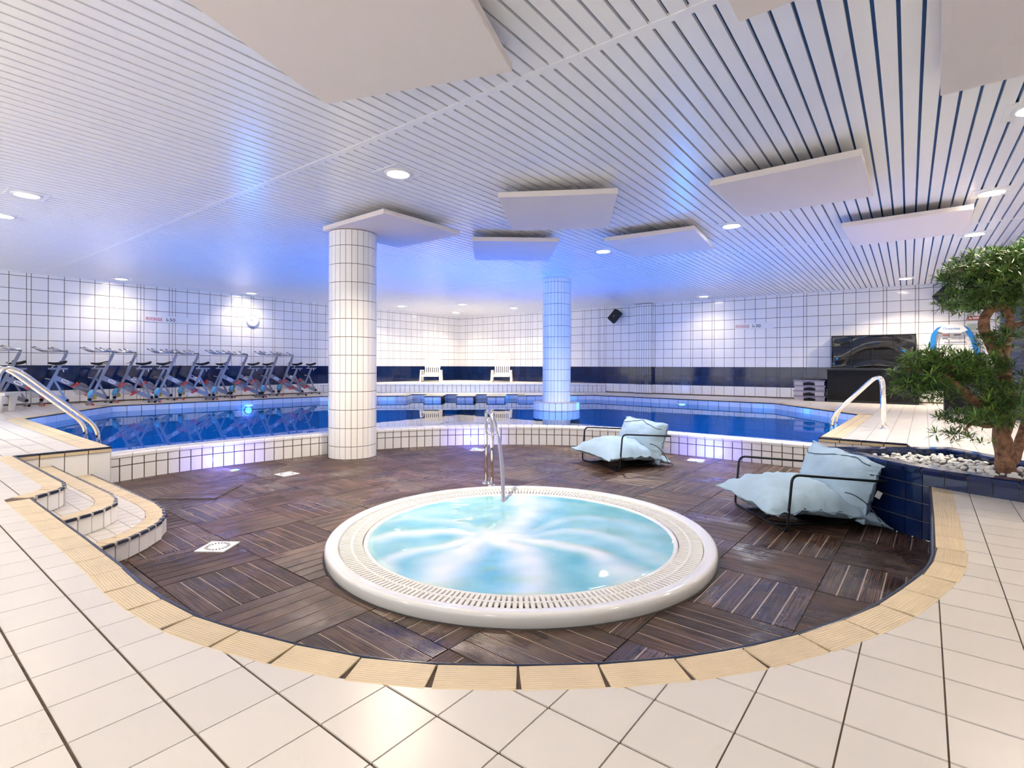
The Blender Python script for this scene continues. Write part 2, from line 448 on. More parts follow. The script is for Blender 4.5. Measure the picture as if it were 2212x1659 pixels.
STEP1 = [ab(-7.45, 1.42), ab(-5.42, 1.42), ab(-5.2, 1.395), ab(-5.02, 1.335), ab(-4.90, 1.24), ab(-4.82, 1.12), ab(-4.75, .98), ab(-4.68, .80)]
STEP2 = [ab(-7.45, 1.76), ab(-5.45, 1.76), ab(-5.15, 1.725), ab(-4.92, 1.655), ab(-4.74, 1.55), ab(-4.60, 1.42), ab(-4.48, 1.27), ab(-4.40, 1.1), ab(-4.31, .80)]
NWALL = smooth_path([(*p, 0) for p in [(-4.76, 6.14), (-4.5, 6.60), (-4.2, 7.0), (-3.92, 7.30), (-3.56, 7.64), (-2.89, 8.25), (-2.25, 8.70), (-1.5, 9.03), (-.71, 9.23), (.18, 9.28),
          (1.10, 9.16), (1.9, 8.82), (2.55, 8.36), (3.3, 7.78), (3.95, 7.24), (4.12, 7.10)]], 4)
NWALL = [v2(p) for p in NWALL]

# ------------------------------------------------------------------ floor with its tiles
floor_region = Region(OUTER, WELL)
tile_region = Region(OUTER, WELL_OUT)
b = MB()
for t in floor_region.tris: b.face([(p[0], p[1], -.005) for p in t[0]])
for i in range(len(WELL)):
    p, q = WELL[i], WELL[(i + 1) % len(WELL)]
    b.face([(p[0], p[1], -.46), (p[0], p[1], -.005), (q[0], q[1], -.005), (q[0], q[1], -.46)])
floor = b.build('floor', 'grout', kind='structure', label='cream square ceramic floor tiles with tan ribbed border around the sunken deck')

S0, S1, TO = .134425, .170533, Vector((-1.62709, 1.71522))
TA = Vector((S0, S1)); TB = Vector((S1, -S0)); TP = TA.length
JA, JB = .0042, .0023
def tidx(p):
    d = Vector(p[:2]) - TO; return d.dot(TA) / TP ** 2, d.dot(TB) / TP ** 2
ii = [tidx(p) for p in OUTER]
cands = []
for i in range(int(min(q[0] for q in ii)) - 1, int(max(q[0] for q in ii)) + 2):
    for j in range(int(min(q[1] for q in ii)) - 1, int(max(q[1] for q in ii)) + 2):
        c = TO + TA * (i + .5) + TB * (j + .5)
        if not (-17 < c.x < 14 and -6 < c.y < 25): continue
        if c.y < -.5 or abs(c.x) > 1.25 * max(c.y, 0) + 2.2: continue        # far behind the viewpoint
        cands.append((c.length, i, j, c))
cands.sort(key=lambda q: q[0])
ta, tb = TA.normalized(), TB.normalized()
ha, hb = TP / 2 - JA, TP / 2 - JB
tm = MB(); tm.prism([(-hb, -ha), (hb, -ha), (hb, ha), (-hb, ha)], -.006, 0)
tile_me = tm.mesh('tile', 'tile_cream'); trz = math.atan2(tb.y, tb.x)
rest = MB(); n_ind = 0
for d, i, j, c in cands:
    quad = [v2(c - tb * hb - ta * ha), v2(c + tb * hb - ta * ha), v2(c + tb * hb + ta * ha), v2(c - tb * hb + ta * ha)]
    whole, parts = tile_region.clip(quad)
    if not parts: continue
    vis = in_frame((c.x, c.y, 0), 60)
    if n_ind < 300 and vis and (whole or sum(abs(area2(p)) for p in parts) > .006):
        n_ind += 1
        if whole: link('tile', tile_me, floor, (c.x, c.y, 0), (0, 0, trz))
        else:
            m = MB()
            for p in parts: m.prism([(q[0] - c.x, q[1] - c.y) for q in p], -.006, 0)
            m.build('tile', 'tile_cream', floor, loc=(c.x, c.y, 0))
    else:
        rest.cr = random.random()
        for p in parts: rest.prism(p, -.006, 0)
rest.build('tile_field', 'tile_cream', floor, kind='stuff')
def tan_tile_mesh(L, Wd, name='border_tile', m='tile_tan', h=.012):
    t = MB(); t.prism([(-L / 2, -Wd / 2), (L / 2, -Wd / 2), (L / 2, Wd / 2), (-L / 2, Wd / 2)], -h, .001)
    return t.mesh(name, m)
def strip(path, step, w, off, name, parent, z=0.0, side=-1, m='tile_tan', gap=.006, joined=None, start=None, h=.012):
    me = tan_tile_mesh(step - gap, w, name, m, h); out = []
    for p, u in walk(path, step, step / 2 if start is None else start):
        n = Vector((u.y, -u.x)) * side; c = p + n * off
        if joined is not None:
            q = [c - u * (step - gap) / 2 - n * w / 2, c + u * (step - gap) / 2 - n * w / 2, c + u * (step - gap) / 2 + n * w / 2, c - u * (step - gap) / 2 + n * w / 2]
            q = [v2(x) for x in q]
            if area2(q) < 0: q.reverse()
            joined.cr = random.random(); joined.prism(q, z - h, z + .001, lambda p_, c=c, u=u, n=n: ((p_[0] - c.x) * u.x + (p_[1] - c.y) * u.y, (p_[0] - c.x) * n.x + (p_[1] - c.y) * n.y))
        else: out.append(link(name, me, parent, (c.x, c.y, z), (0, 0, math.atan2(u.y, u.x))))
    return out
# ribbed tan border on the front curve and the landing; coping rows on the pool edge
strip(FRONT + [LAND[0]], .2555, .122, .070, 'border_tile', floor, start=.12)
strip(LAND, .128, .122, .068, 'border_tile', floor)
coping_far = MB()
for off in (.065, .19):
    strip(POOL_L[:2], .2555, .12, off, 'coping_tile', floor)
    strip(POOL_L[-2:], .2555, .12, off, 'coping_tile', floor)
    strip(POOL_L[1:-1], .2555, .12, off, 'coping_tile', floor, joined=coping_far)
coping_far.build('coping_tiles_far', 'tile_tan', floor, kind='stuff')
# navy rounded edge of the front curve and its riser of navy tiles
nose = MB(); nose.tube([(p[0], p[1], -.012) for p in FRONT + [LAND[0]]], .013, 8); nose.build('edge_nosing', 'nose_navy', floor, True)
strip(FRONT + [LAND[0]], .128, .012, -.004, 'riser_tile', floor, z=-.02, m='tile_navy', h=.40, gap=.004)
# dark line under the pool coping
pn = MB(); pn.tube([(p[0], p[1], -.012) for p in POOL_L], .011, 6); pn.build('pool_edge_line', 'nose_navy', floor)

# ------------------------------------------------------------------ deck risers beside the stairs and the planter
def riser_face(name, A, B, z0, z1, step, tile_m, parent, side, gap=.008, th=.010):
    A, B = Vector(A), Vector(B); d = (B - A); L = d.length; u = d / L; n = Vector((u.y, -u.x)) * side
    k = max(1, round(L / step)); w = L / k
    for i in range(k):
        c = A + u * (w * (i + .5)) + n * .004
        link(name, unit(tile_m), parent, (c.x, c.y, (z0 + z1) / 2), (0, 0, math.atan2(u.y, u.x)), (w - gap, th, z1 - z0 - gap))
def nosing(A, B, parent, side, seg=.26):
    A, B = Vector(A), Vector(B); d = B - A; L = d.length; u = d / L; n = Vector((u.y, -u.x)) * side; rz = math.atan2(u.y, u.x)
    k = max(1, round(L / seg)); w = L / k
    for i in range(k):
        c = A + u * (w * (i + .5)) + n * .010
        link('nosing_stripe', unit('nose_navy'), parent, (c.x, c.y, -.008), (0, 0, rz), (w - .012, .040, .020))
        link('nosing_face', unit('tile_tan'), parent, (c.x, c.y, -.036), (0, 0, rz), (w - .010, .034, .034))
stair_top = LAND[-1]; deck_corner = POOL_L[0]
riser_face('riser_tile', stair_top, deck_corner, ZW, -.055, .19, 'tile_white', floor, 1)
nosing(stair_top, deck_corner, floor, 1, .22)
riser_face('riser_tile', POOL_L[-1], DECK_R[0], ZW, -.055, .19, 'tile_white', floor, 1)
nosing(POOL_L[-1], DECK_R[0], floor, 1, .24)

# ------------------------------------------------------------------ stairs down to the wooden deck
def make_step(name, outline, z1, label, back, treads=True):
    root = empty(name, (0, 0, 0), kind='structure', label=label)
    poly = outline + back
    if area2(poly) < 0: poly = list(reversed(poly))
    c = MB()
    for t in Region(poly).tris: c.face([(p[0], p[1], z1 - .006) for p in t[0]])
    for i in range(len(outline) - 1):
        p, q = outline[i], outline[i + 1]; c.face([(p[0], p[1], ZW), (q[0], q[1], ZW), (q[0], q[1], z1 - .006), (p[0], p[1], z1 - .006)])
    if treads: c.build('step_core', 'grout_light', root)
    if treads: strip(outline, .125, .122, .063, 'border_tile', root, z=z1, side=1)
    inner = offset_loop(poly, [.128 if poly[i] in outline and poly[(i + 1) % len(poly)] in outline else 0 for i in range(len(poly))], -1)
    # tread tiles
    reg = Region(inner) if treads else None
    for i in range(-40, 10 if treads else -40):
        for j in range(-2, 40):
            cc = Vector(ab(-7.45 + .1275 * (i + 40) , .55 + .1275 * j)); h1, h2 = E1 * .0615, E2 * .0615
            w, parts = reg.clip([v2(cc - h1 - h2), v2(cc + h1 - h2), v2(cc + h1 + h2), v2(cc - h1 + h2)])
            if not parts: continue
            m = MB()
            for p in parts: m.prism(p, z1 - .006, z1)
            m.build('tread_tile', 'tile_cream', root)
    # riser tiles and dashed navy nosing
    h = .147
    for p, u in walk(outline, .104, .05):
        nrm = Vector((u.y, -u.x)) * -1; rz = math.atan2(u.y, u.x); q = p + nrm * .003
        link('riser_tile', unit('tile_white'), root, (q.x, q.y, z1 - .02 - (h - .024) / 2), (0, 0, rz), (.094, .012, h - .026))
        q = p + nrm * .004
        link('nosing_stripe', unit('nose_navy'), root, (q.x, q.y, z1 - .009), (0, 0, rz), (.080, .026, .020))
        q2 = p + u * .052 + nrm * .003
        link('nosing_joint', unit('nose_cream'), root, (q2.x, q2.y, z1 - .010), (0, 0, rz), (.024, .022, .018))
    return root
make_step('stair_landing_edge', LAND[::-1], 0.0, 'top stair edge with dashed navy nosing at the left floor', [ab(-5.25, .90), ab(-7.45, .95)], False)
make_step('stair_step', STEP1, -.147, 'upper rounded stair step with dashed navy nosing', [ab(-4.9, .80), ab(-7.45, .80)])
make_step('stair_step', STEP2, -.293, 'lowest and widest rounded stair step above the wooden deck', [ab(-4.5, .80), ab(-7.45, .80)])

# ------------------------------------------------------------------ wooden deck of square panels
DO = Vector((-2.79010, 4.58443)); D1 = Vector((.49649, -.40311)); D2 = Vector((.40311, .49649)); DP = D1.length
DECK = NWALL + [DECK_R[0], DECK_R[1], (4.42, 5.28), (3.12, 5.28), (3.22, 4.80), (3.26, 4.50), (3.32, 4.22)] + FRONT + [ab(-4.25, .835)] + STEP2[::-1][1:] + [ab(-7.45, 1.9)]
deck_region = Region(DECK)
b = MB()
for t in deck_region.tris: b.face([(p[0], p[1], ZW - .012) for p in t[0]])
deck = b.build('wood_deck', 'drain_dark', kind='structure', label='wet dark brown wooden deck of square plank panels around the whirlpool')
SPA = Vector((.07, 4.27))
under = MB()
planks = []
for i in range(-8, 12):
    for j in range(-6, 13):
        o = DO + D1 * i + D2 * j; c = o + (D1 + D2) * .5
        if not (-6 < c.x < 6 and 0.5 < c.y < 10.5): continue
        along, across = (D2, D1) if (i + j) % 2 == 0 else (D1, D2)
        for pz in deck_region.clip([v2(o + (D1 + D2) * .006), v2(o + D1 * .994 + D2 * .006), v2(o + (D1 + D2) * .994), v2(o + D1 * .006 + D2 * .994)])[1]: under.face([(q_[0], q_[1], ZW - .0025) for q_ in pz])
        for k in range(6):
            pc = o + along * .5 + across * ((k + .5) / 6)
            planks.append((pc, along.normalized(), across.normalized()))
under.build('gap_glint', 'joint_glint', deck)  # pale sheet painting the wet gleam between planks
planks.sort(key=lambda q: q[0].length)
HL, HWd = DP / 2 - .003, DP / 12 - .0046
def plank_mesh(pieces, c, al, ac, z0=ZW - .03, z1=ZW):
    m = MB(); ox = random.random() * 5
    uvf = lambda p: (p[0] * al.x + p[1] * al.y + ox, p[0] * ac.x + p[1] * ac.y)
    for p in pieces: m.prism([(q[0] - c.x, q[1] - c.y) for q in p], z0 - ZW, z1 - ZW, uvf)
    return m
pm = MB(); pm.prism([(-HL, -HWd), (HL, -HWd), (HL, HWd), (-HL, HWd)], -.03, 0, lambda p: (p[0], p[1]))
shared_planks = []
for k in range(6):
    m = MB(); m.prism([(-HL, -HWd), (HL, -HWd), (HL, HWd), (-HL, HWd)], -.03, 0, lambda p, k=k: (p[0] + k * 1.7, p[1])); shared_planks.append(m.mesh('plank', 'deck_wood'))
n_ind = 0; rest = MB()
for c, al, ac in planks:
    if (c - SPA).length < .95: continue
    quad = [v2(c - al * HL - ac * HWd), v2(c + al * HL - ac * HWd), v2(c + al * HL + ac * HWd), v2(c - al * HL + ac * HWd)]
    if area2(quad) < 0: quad.reverse()
    whole, parts = deck_region.clip(quad)
    if not parts: continue
    if n_ind < 300 and in_frame((c.x, c.y, ZW), 30):
        n_ind += 1
        if whole: link('plank', shared_planks[n_ind % 6], deck, (c.x, c.y, ZW + random.uniform(-.001, .0008)), (0, 0, math.atan2(al.y, al.x)))
        else: plank_mesh(parts, c, al, ac).build('plank', 'deck_wood', deck, loc=(c.x, c.y, ZW))
    else:
        rest.cr = random.random(); ox = random.random() * 5
        for p in parts: rest.prism(p, ZW - .03, ZW, lambda p_, al=al, ac=ac, c=c: ((p_[0] - c.x) * al.x + (p_[1] - c.y) * al.y + ox, (p_[0] - c.x) * ac.x + (p_[1] - c.y) * ac.y))
rest.build('plank_field', 'deck_wood', deck, kind='stuff')
# access hatch set askew into the planks
hc = Vector((-3.42, 5.745)); hatch = empty('access_hatch', (hc.x, hc.y, ZW), .06, label='square wooden access hatch set askew in the deck near the stairs', category='hatch')
m = MB(); m.box((0, 0, .0005), (.64, .64, .006)); m.build('frame', 'drain_dark', hatch)
m = MB(); m.box((0, 0, .002), (.62, .62, .006)); m.build('base', 'joint_glint', hatch)  # pale sheet painting the same gleam between the hatch planks
for k in range(6):
    m = MB(); m.prism([(-.31, -.31 + k * .1035), (.31, -.31 + k * .1035), (.31, -.31 + k * .1035 + .094), (-.31, -.31 + k * .1035 + .094)], -.005, .007, lambda p, k=k: (p[0] + k, p[1]))
    m.build('plank', 'deck_wood', hatch)
m = MB(); m.lathe([(.0, .008), (.018, .008), (.018, .0)], 12, (.02, .27, 0)); m.build('finger_hole', 'drain_dark', hatch)

# ------------------------------------------------------------------ curved pool wall between pool and deck
near_wall = empty('pool_wall_near', (0, 0, 0), kind='structure', label='low curved white tiled wall between the pool and the wooden deck')
WT = .27
back = offset_loop(NWALL, [WT] * len(NWALL), -1)      # towards the pool
b = MB()
for i in range(len(NWALL) - 1):
    p, q, r, s = NWALL[i], NWALL[i + 1], back[i + 1], back[i]
    if i == 0: s = (p[0] - .20, p[1] + .18)
    b.face([(p[0], p[1], ZW - .03), (q[0], q[1], ZW - .03), (q[0], q[1], ZCOPE - .012), (p[0], p[1], ZCOPE - .012)])
    b.face([(p[0], p[1], ZCOPE - .012), (q[0], q[1], ZCOPE - .012), (r[0], r[1], ZCOPE - .012), (s[0], s[1], ZCOPE - .012)])
    b.face([(s[0], s[1], ZCOPE - .012), (r[0], r[1], ZCOPE - .012), (r[0], r[1], -1.5), (s[0], s[1], -1.5)])
b.build('wall_core', 'grout', near_wall)
TWD = .1345
for p, u in walk(NWALL, TWD, TWD / 2):
    n = Vector((u.y, -u.x)); rz = math.atan2(u.y, u.x); q = p + n * .003
    for (z0, z1) in ((ZW + .0, ZW + .176), (ZW + .187, ZCOPE - .056)):
        link('wall_tile', unit('tile_white'), near_wall, (q.x, q.y, (z0 + z1) / 2), (0, 0, rz), (TWD - .013, .012, z1 - z0))
cope = MB()                                           # rounded coping tile profile
def coping_mesh(L):
    prof = [(-.020, -.050), (-.022, -.018), (-.012, -.003), (.004, .0), (.135, -.004)]
    m = MB(); n = len(prof)
    for k in range(n - 1):
        (y0, z0), (y1, z1) = prof[k], prof[k + 1]
        m.face([(-L / 2, y0, z0), (L / 2, y0, z0), (L / 2, y1, z1), (-L / 2, y1, z1)])
    for sx in (-1, 1):
        pts = [(sx * L / 2, y, z) for y, z in prof] + [(sx * L / 2, .135, -.05)]
        m.face(pts if sx < 0 else pts[::-1])
    m.face([(-L / 2, -.020, -.05), (-L / 2, .135, -.05), (L / 2, .135, -.05), (L / 2, -.02, -.05)])
    return m.mesh('coping_tile', 'tile_white')
cm_short = coping_mesh(TWD - .006); cm_long = coping_mesh(2 * TWD - .008); cback = tan_tile_mesh(TWD - .006, .125, 'coping_tile', 'tile_white')
steps_ = walk(NWALL, TWD, TWD / 2); k = 0; nst = len(steps_)
while k < nst:
    p, u = steps_[k]
    if (k < 14 or k > nst - 14) and k + 1 < nst:
        c = p + u * TWD / 2; link('coping_tile', cm_long, near_wall, (c.x, c.y, ZCOPE), (0, 0, math.atan2(u.y, u.x))); k += 2
    else: link('coping_tile', cm_short, near_wall, (p.x, p.y, ZCOPE), (0, 0, math.atan2(u.y, u.x))); k += 1
for p, u in steps_:
    c = p + Vector((-u.y, u.x)) * .20; link('coping_back_tile', cback, near_wall, (c.x, c.y, ZCOPE - .006), (0, 0, math.atan2(u.y, u.x)))

# ------------------------------------------------------------------ swimming pool: basin, rim tiles, water
POOL = NWALL[::-1] + POOL_L
POOL = [p for i, p in enumerate(POOL) if (Vector(p) - Vector(POOL[i - 1])).length > .02]
pr = Region(POOL)
b = MB()
for t in pr.tris: b.face([(p[0], p[1], -1.5) for p in t[0]])
acc = 0
for i in range(len(POOL_L) - 1):
    p, q = POOL_L[i], POOL_L[i + 1]; L = math.dist(p, q)
    b.face([(p[0], p[1], -1.5), (q[0], q[1], -1.5), (q[0], q[1], -.02), (p[0], p[1], -.02)], [(acc, -1.5), (acc + L, -1.5), (acc + L, -.02), (acc, -.02)]); acc += L
basin = b.build('pool_basin', 'basin_tile', kind='structure', label='blue tiled basin of the indoor swimming pool')
rim_rest = MB()
for i in range(len(POOL_L) - 1):
    A, B = Vector(POOL_L[i]), Vector(POOL_L[i + 1]); d = B - A; L = d.length; u = d / L; n = Vector((u.y, -u.x)); rz = math.atan2(u.y, u.x)
    k = max(1, round(L / .30)); w = L / k
    for j in range(k):
        c = A + u * w * (j + .5) + n * .004
        link('rim_tile', unit('tile_white'), basin, (c.x, c.y, -.125), (0, 0, rz), (w - .013, .012, .195))
        rim_rest.box((c.x, c.y, -.36), (w - .013, .012, .25), Matrix.Rotation(rz, 3, 'Z'))
rim_rest.build('rim_tile_under_water', 'tile_white', basin, kind='stuff')
# three small diving blocks in the recess of the far edge
for x0, x1 in ((-2.80, -2.26), (-1.76, -1.23), (-.79, -.23)):
    yb = 17.62; yf = 16.72
    bl = empty('pool_block', (0, 0, 0), kind='structure', label='white tiled block projecting from the far pool edge')
    m = MB(); m.box(((x0 + x1) / 2, (yb + yf) / 2, -.42), (x1 - x0, yb - yf, .78)); m.build('core', 'grout', bl)
    m = MB(); m.box(((x0 + x1) / 2, (yb + yf) / 2, -.014), (x1 - x0 + .08, yb - yf + .05, .022)); m.build('cap', 'tile_tan', bl)
    m = MB(); m.box(((x0 + x1) / 2, (yb + yf) / 2 - .01, -.034), (x1 - x0 + .06, yb - yf + .03, .018)); m.build('cap_edge', 'nose_navy', bl)
    for k in range(2):
        m = MB(); m.box((x0 + (k + .5) * (x1 - x0) / 2, yf - .004, -.24), ((x1 - x0) / 2 - .016, .012, .38)); m.build('face_tile', 'tile_white', bl)
m = MB()
PW = [back[i] for i in range(len(back) - 2, 0, -1)] + POOL_L
for t in Region(PW).tris: m.face([(p[0], p[1], ZWATER) for p in t[0]])
m.build('pool_water', 'pool_water', kind='stuff', label='blue swimming pool water mirroring the walls', category='water')

# ------------------------------------------------------------------ tiled walls
ROW = .302; BAND_TOP = .935
zrows = [BAND_TOP + (k - 3) * ROW for k in range(11)]          # joints from the floor up
def wall_t(px, O, D):                                            # where the upright plane through a picture column meets a wall
    u = (px - CX) / F
    return (u * O.y - O.x) / (D.x - u * D.y)
def build_wall(name, O, D, N, tmax, joints, label, t_lim):
    wl = MB(); A = O; B = O + D * tmax
    wl.face([(A.x, A.y, -.5), (B.x, B.y, -.5), (B.x, B.y, ZC + .05), (A.x, A.y, ZC + .05)])
    back = N * -.15
    wl.face([(A.x + back.x, A.y + back.y, -.5), (A.x + back.x, A.y + back.y, ZC + .05), (B.x + back.x, B.y + back.y, ZC + .05), (B.x + back.x, B.y + back.y, -.5)])
    w = wl.build(name, 'grout', kind='structure', label=label)
    rz = math.atan2(D.y, D.x); lst = []
    for a, b_ in zip(joints[:-1], joints[1:]):
        for k in range(len(zrows)):
            z0 = zrows[k]; z1 = zrows[k + 1] if k + 1 < len(zrows) else ZC - .01
            if k == len(zrows) - 1: z1 = ZC - .012
            if z1 - z0 < .03: continue
            navy = k in (1, 2)
            c = O + D * ((a + b_) / 2) + N * .004
            g = .004 if navy else .012
            lst.append((c.length, c, (z0 + z1) / 2, b_ - a - g, z1 - z0 - g, navy))
    lst.sort(key=lambda q: q[0]); n = 0; rw, rn = MB(), MB()
    for d, c, zc, ww, hh, navy in lst:
        if n < 300 and in_frame((c.x, c.y, zc), 10):
            n += 1; link('wall_tile', unit('tile_navy' if navy else 'tile_white'), w, (c.x, c.y, zc), (0, 0, rz), (ww, .010, hh))
        else:
            t = rn if navy else rw; t.cr = random.random(); t.box((c.x, c.y, zc), (ww, .010, hh), Matrix.Rotation(rz, 3, 'Z'))
    if rw.v: rw.build('wall_tile_field', 'tile_white', w, kind='stuff')
    if rn.v: rn.build('navy_tile_field', 'tile_navy', w, kind='stuff')
    return w
JL = [x * .1929 for x in (97, 294, 347, 537, 718, 893, 1060, 1224, 1383, 1533, 1572, 1610, 1753, 1893, 1928, 1962, 2095)]
JL += [320 + x * .1929 for x in (567, 690, 812, 930, 1045, 1152, 1180, 1287, 1393, 1417, 1518, 1615, 1712, 1805, 1828, 1873, 1895, 1985)]
JL += [725, 747, 768, 772, 790, 803, 822] + [700 + x * .2803 for x in (487, 500, 525, 540, 585, 630, 672, 715, 745, 757, 800, 842, 870, 882, 918, 958, 1003)]
tl = sorted(wall_t(x, COR, DL) for x in JL)
tl = [0.0] + [t for t in tl if t > .05]
while tl[-1] < 19.5: tl.append(tl[-1] + .305)
build_wall('wall_left', COR, DL, NL, 19.8, tl, 'long white tiled wall with a navy band behind the exercise bikes', 20)
JR = [700 + x * .2803 for x in (1090, 1105, 1145, 1185, 1220, 1232, 1258, 1300, 1345, 1370, 1385, 1425, 1470, 1515, 1555, 1572, 1592, 1608, 1645, 1690, 1735, 1780, 1830, 1870, 1905)]
JR += [1250 + x * .2712 for x in (30, 45, 100, 158, 170, 203, 218, 277, 337, 400, 462)]
JR += [1250 + x * .2712 for x in (610, 677, 748, 820, 892, 910, 984, 1062, 1080, 1160, 1240, 1322, 1406, 1492, 1580, 1603, 1695, 1790, 1815, 1908, 2005, 2107, 2207)]
JR += [1760 + x * .3739 for x in (315, 395, 415, 495, 580, 600, 685, 775, 865, 955, 1045)]
tr_ = sorted(set(round(wall_t(x, COR, DR), 3) for x in JR)); tr_ = [0.0] + [t for t in tr_ if t > .05]
tr2 = [tr_[0]]
for t in tr_[1:]:
    if t - tr2[-1] > .055: tr2.append(t)
while tr2[-1] < RIGHT_LEN - .3: tr2.append(tr2[-1] + .305)
tr2.append(RIGHT_LEN)
build_wall('wall_back', COR, DR, NR, RIGHT_LEN, tr2, 'white tiled wall with a navy band behind the far side of the pool', 18)
# side wall at the very edge of the view; no rear wall, so added world light fills the hall
for nm, A, B in (('wall_right', RIGHT_END, NEAR_R),):
    A, B = Vector(A), Vector(B); L = (B - A).length; m = MB()
    m.face([(A.x, A.y, -.55), (A.x, A.y, ZC + .05), (B.x, B.y, ZC + .05), (B.x, B.y, -.55)], [(0, -.55), (0, ZC + .05), (L, ZC + .05), (L, -.55)])
    m.build(nm, 'wall_far_tile', kind='structure', label='white tiled wall at the edge of the pool hall')
# pilaster of narrow tiles on the back wall
t0, t1 = wall_t(1374.8, COR, DR), wall_t(1411, COR, DR)
pil = empty('wall_pilaster', (0, 0, 0), kind='structure', label='shallow pilaster of narrow white tiles on the back wall'); rz = math.atan2(DR.y, DR.x)
c = COR + DR * ((t0 + t1) / 2) + NR * .09
m = MB(); m.box((c.x, c.y, ZC / 2), (t1 - t0, .18, ZC), Matrix.Rotation(rz, 3, 'Z')); m.build('core', 'grout', pil)
NPT = 7; wv = (t1 - t0) / NPT
for i in range(NPT):
    for k in range(len(zrows)):
        z0 = zrows[k]; z1 = zrows[k + 1] if k + 1 < len(zrows) else ZC - .012
        if z1 - z0 < .03: continue
        c = COR + DR * (t0 + wv * (i + .5)) + NR * .184
        link('wall_tile', unit('tile_navy' if k in (1, 2) else 'tile_white'), pil, (c.x, c.y, (z0 + z1) / 2), (0, 0, rz), (wv - .012, .010, z1 - z0 - .012))
for k in range(len(zrows)):
    z0 = zrows[k]; z1 = zrows[k + 1] if k + 1 < len(zrows) else ZC - .012
    if z1 - z0 < .03: continue
    for tt in (t0 - .004, t1 + .004):
        c = COR + DR * tt + NR * .09; link('wall_tile', unit('tile_navy' if k in (1, 2) else 'tile_white'), pil, (c.x, c.y, (z0 + z1) / 2), (0, 0, rz), (.010, .17, z1 - z0 - .012))
# navy tiled pillar at the right
npil = empty('navy_pillar', (0, 0, 0), kind='structure', label='navy blue tiled pillar behind the tree at the right wall')
pc = Vector((9.25, 9.62)); rz = math.atan2(E1.y, E1.x)
m = MB(); m.box((pc.x, pc.y, ZC / 2), (.44, .44, ZC), Matrix.Rotation(rz, 3, 'Z')); m.build('core', 'grout', npil)
for k in range(21):
    for i in range(3):
        for sgn, ax, bx in ((-1, E1, E2), (-1, E2, E1), (1, E1, E2)):
            c = pc + ax * (i - 1) * .146 + bx * sgn * .223
            link('pillar_tile', unit('tile_navy'), npil, (c.x, c.y, .075 + k * .15), (0, 0, math.atan2(ax.y, ax.x)), (.140, .010, .144))

# ------------------------------------------------------------------ ceiling of white slats over blue
ceil = MB()
q = [NEAR_R + E1 * .2 - E2 * .2, RIGHT_END + DR * .3, COR - DL * .1 - DR * .1, LEFT_END + DL * .3]
ceil.face([(p.x, p.y, ZC + .036) for p in q][::-1])
ceiling = ceil.build('ceiling', 'slat_gap', kind='structure', label='white metal slat ceiling with blue gaps')
PITCH, SW = .1275, .1055
def b_end(a):                               # where a slat at a meets the back wall
    O = C1 * a; den = C2.x * DR.y - C2.y * DR.x
    return ((COR.x - O.x) * DR.y - (COR.y - O.y) * DR.x) / den
segs = [(-2.6, 3.205), (3.265, 10.645), (10.685, None)]
slats = []
k0 = int((-17.2 - .071) / PITCH)
for k in range(k0, int(1.75 / PITCH) + 3):
    a = .071 + (k + .5) * PITCH
    for (b0, b1) in segs:
        e = b_end(a) if b1 is None else b1
        if e - b0 < .1: continue
        best = 1e9
        for s in range(25):
            p = cab(a, b0 + (e - b0) * s / 24, ZC)
            if p.y > .4 and in_frame(p, 30): best = min(best, p.length)
        slats.append((best, a, b0, e))
slats.sort(key=lambda q: q[0]); rz = math.atan2(C1.y, C1.x); rest = MB()
for n, (d, a, b0, e) in enumerate(slats):
    c = cab(a, (b0 + e) / 2, ZC + .016)
    if n < 300: link('slat', unit('slat_white'), ceiling, c, (0, 0, rz), (SW, e - b0, .032))
    else: rest.box(c, (SW, e - b0, .032), Matrix.Rotation(rz, 3, 'Z'))
rest.build('slat_field', 'slat_white', ceiling, kind='stuff')
for n, bb, w in ((1, 3.235, .062), (2, 10.665, .040)):
    m = MB(); m.box(cab(-7.7, bb, ZC + .010), (19.5, w, .026), Matrix.Rotation(rz, 3, 'Z')); m.build('trim_%d' % n, 'slat_white', kind='structure', label='white joint strip across the ceiling slats, number %s from the viewer' % ('one', 'two')[n - 1])
for n, (A, D, N, L) in enumerate(((COR, DL, NL, 21), (COR, DR, NR, RIGHT_LEN))):
    c = A + D * L / 2 + N * .02; m = MB(); m.box((c.x, c.y, ZC - .006), (L, .04, .02), Matrix.Rotation(math.atan2(D.y, D.x), 3, 'Z'))
    m.build('trim_%d' % (n + 3), 'slat_white', kind='structure', label='white edge strip where the ceiling meets the %s wall' % ('left', 'back')[n])

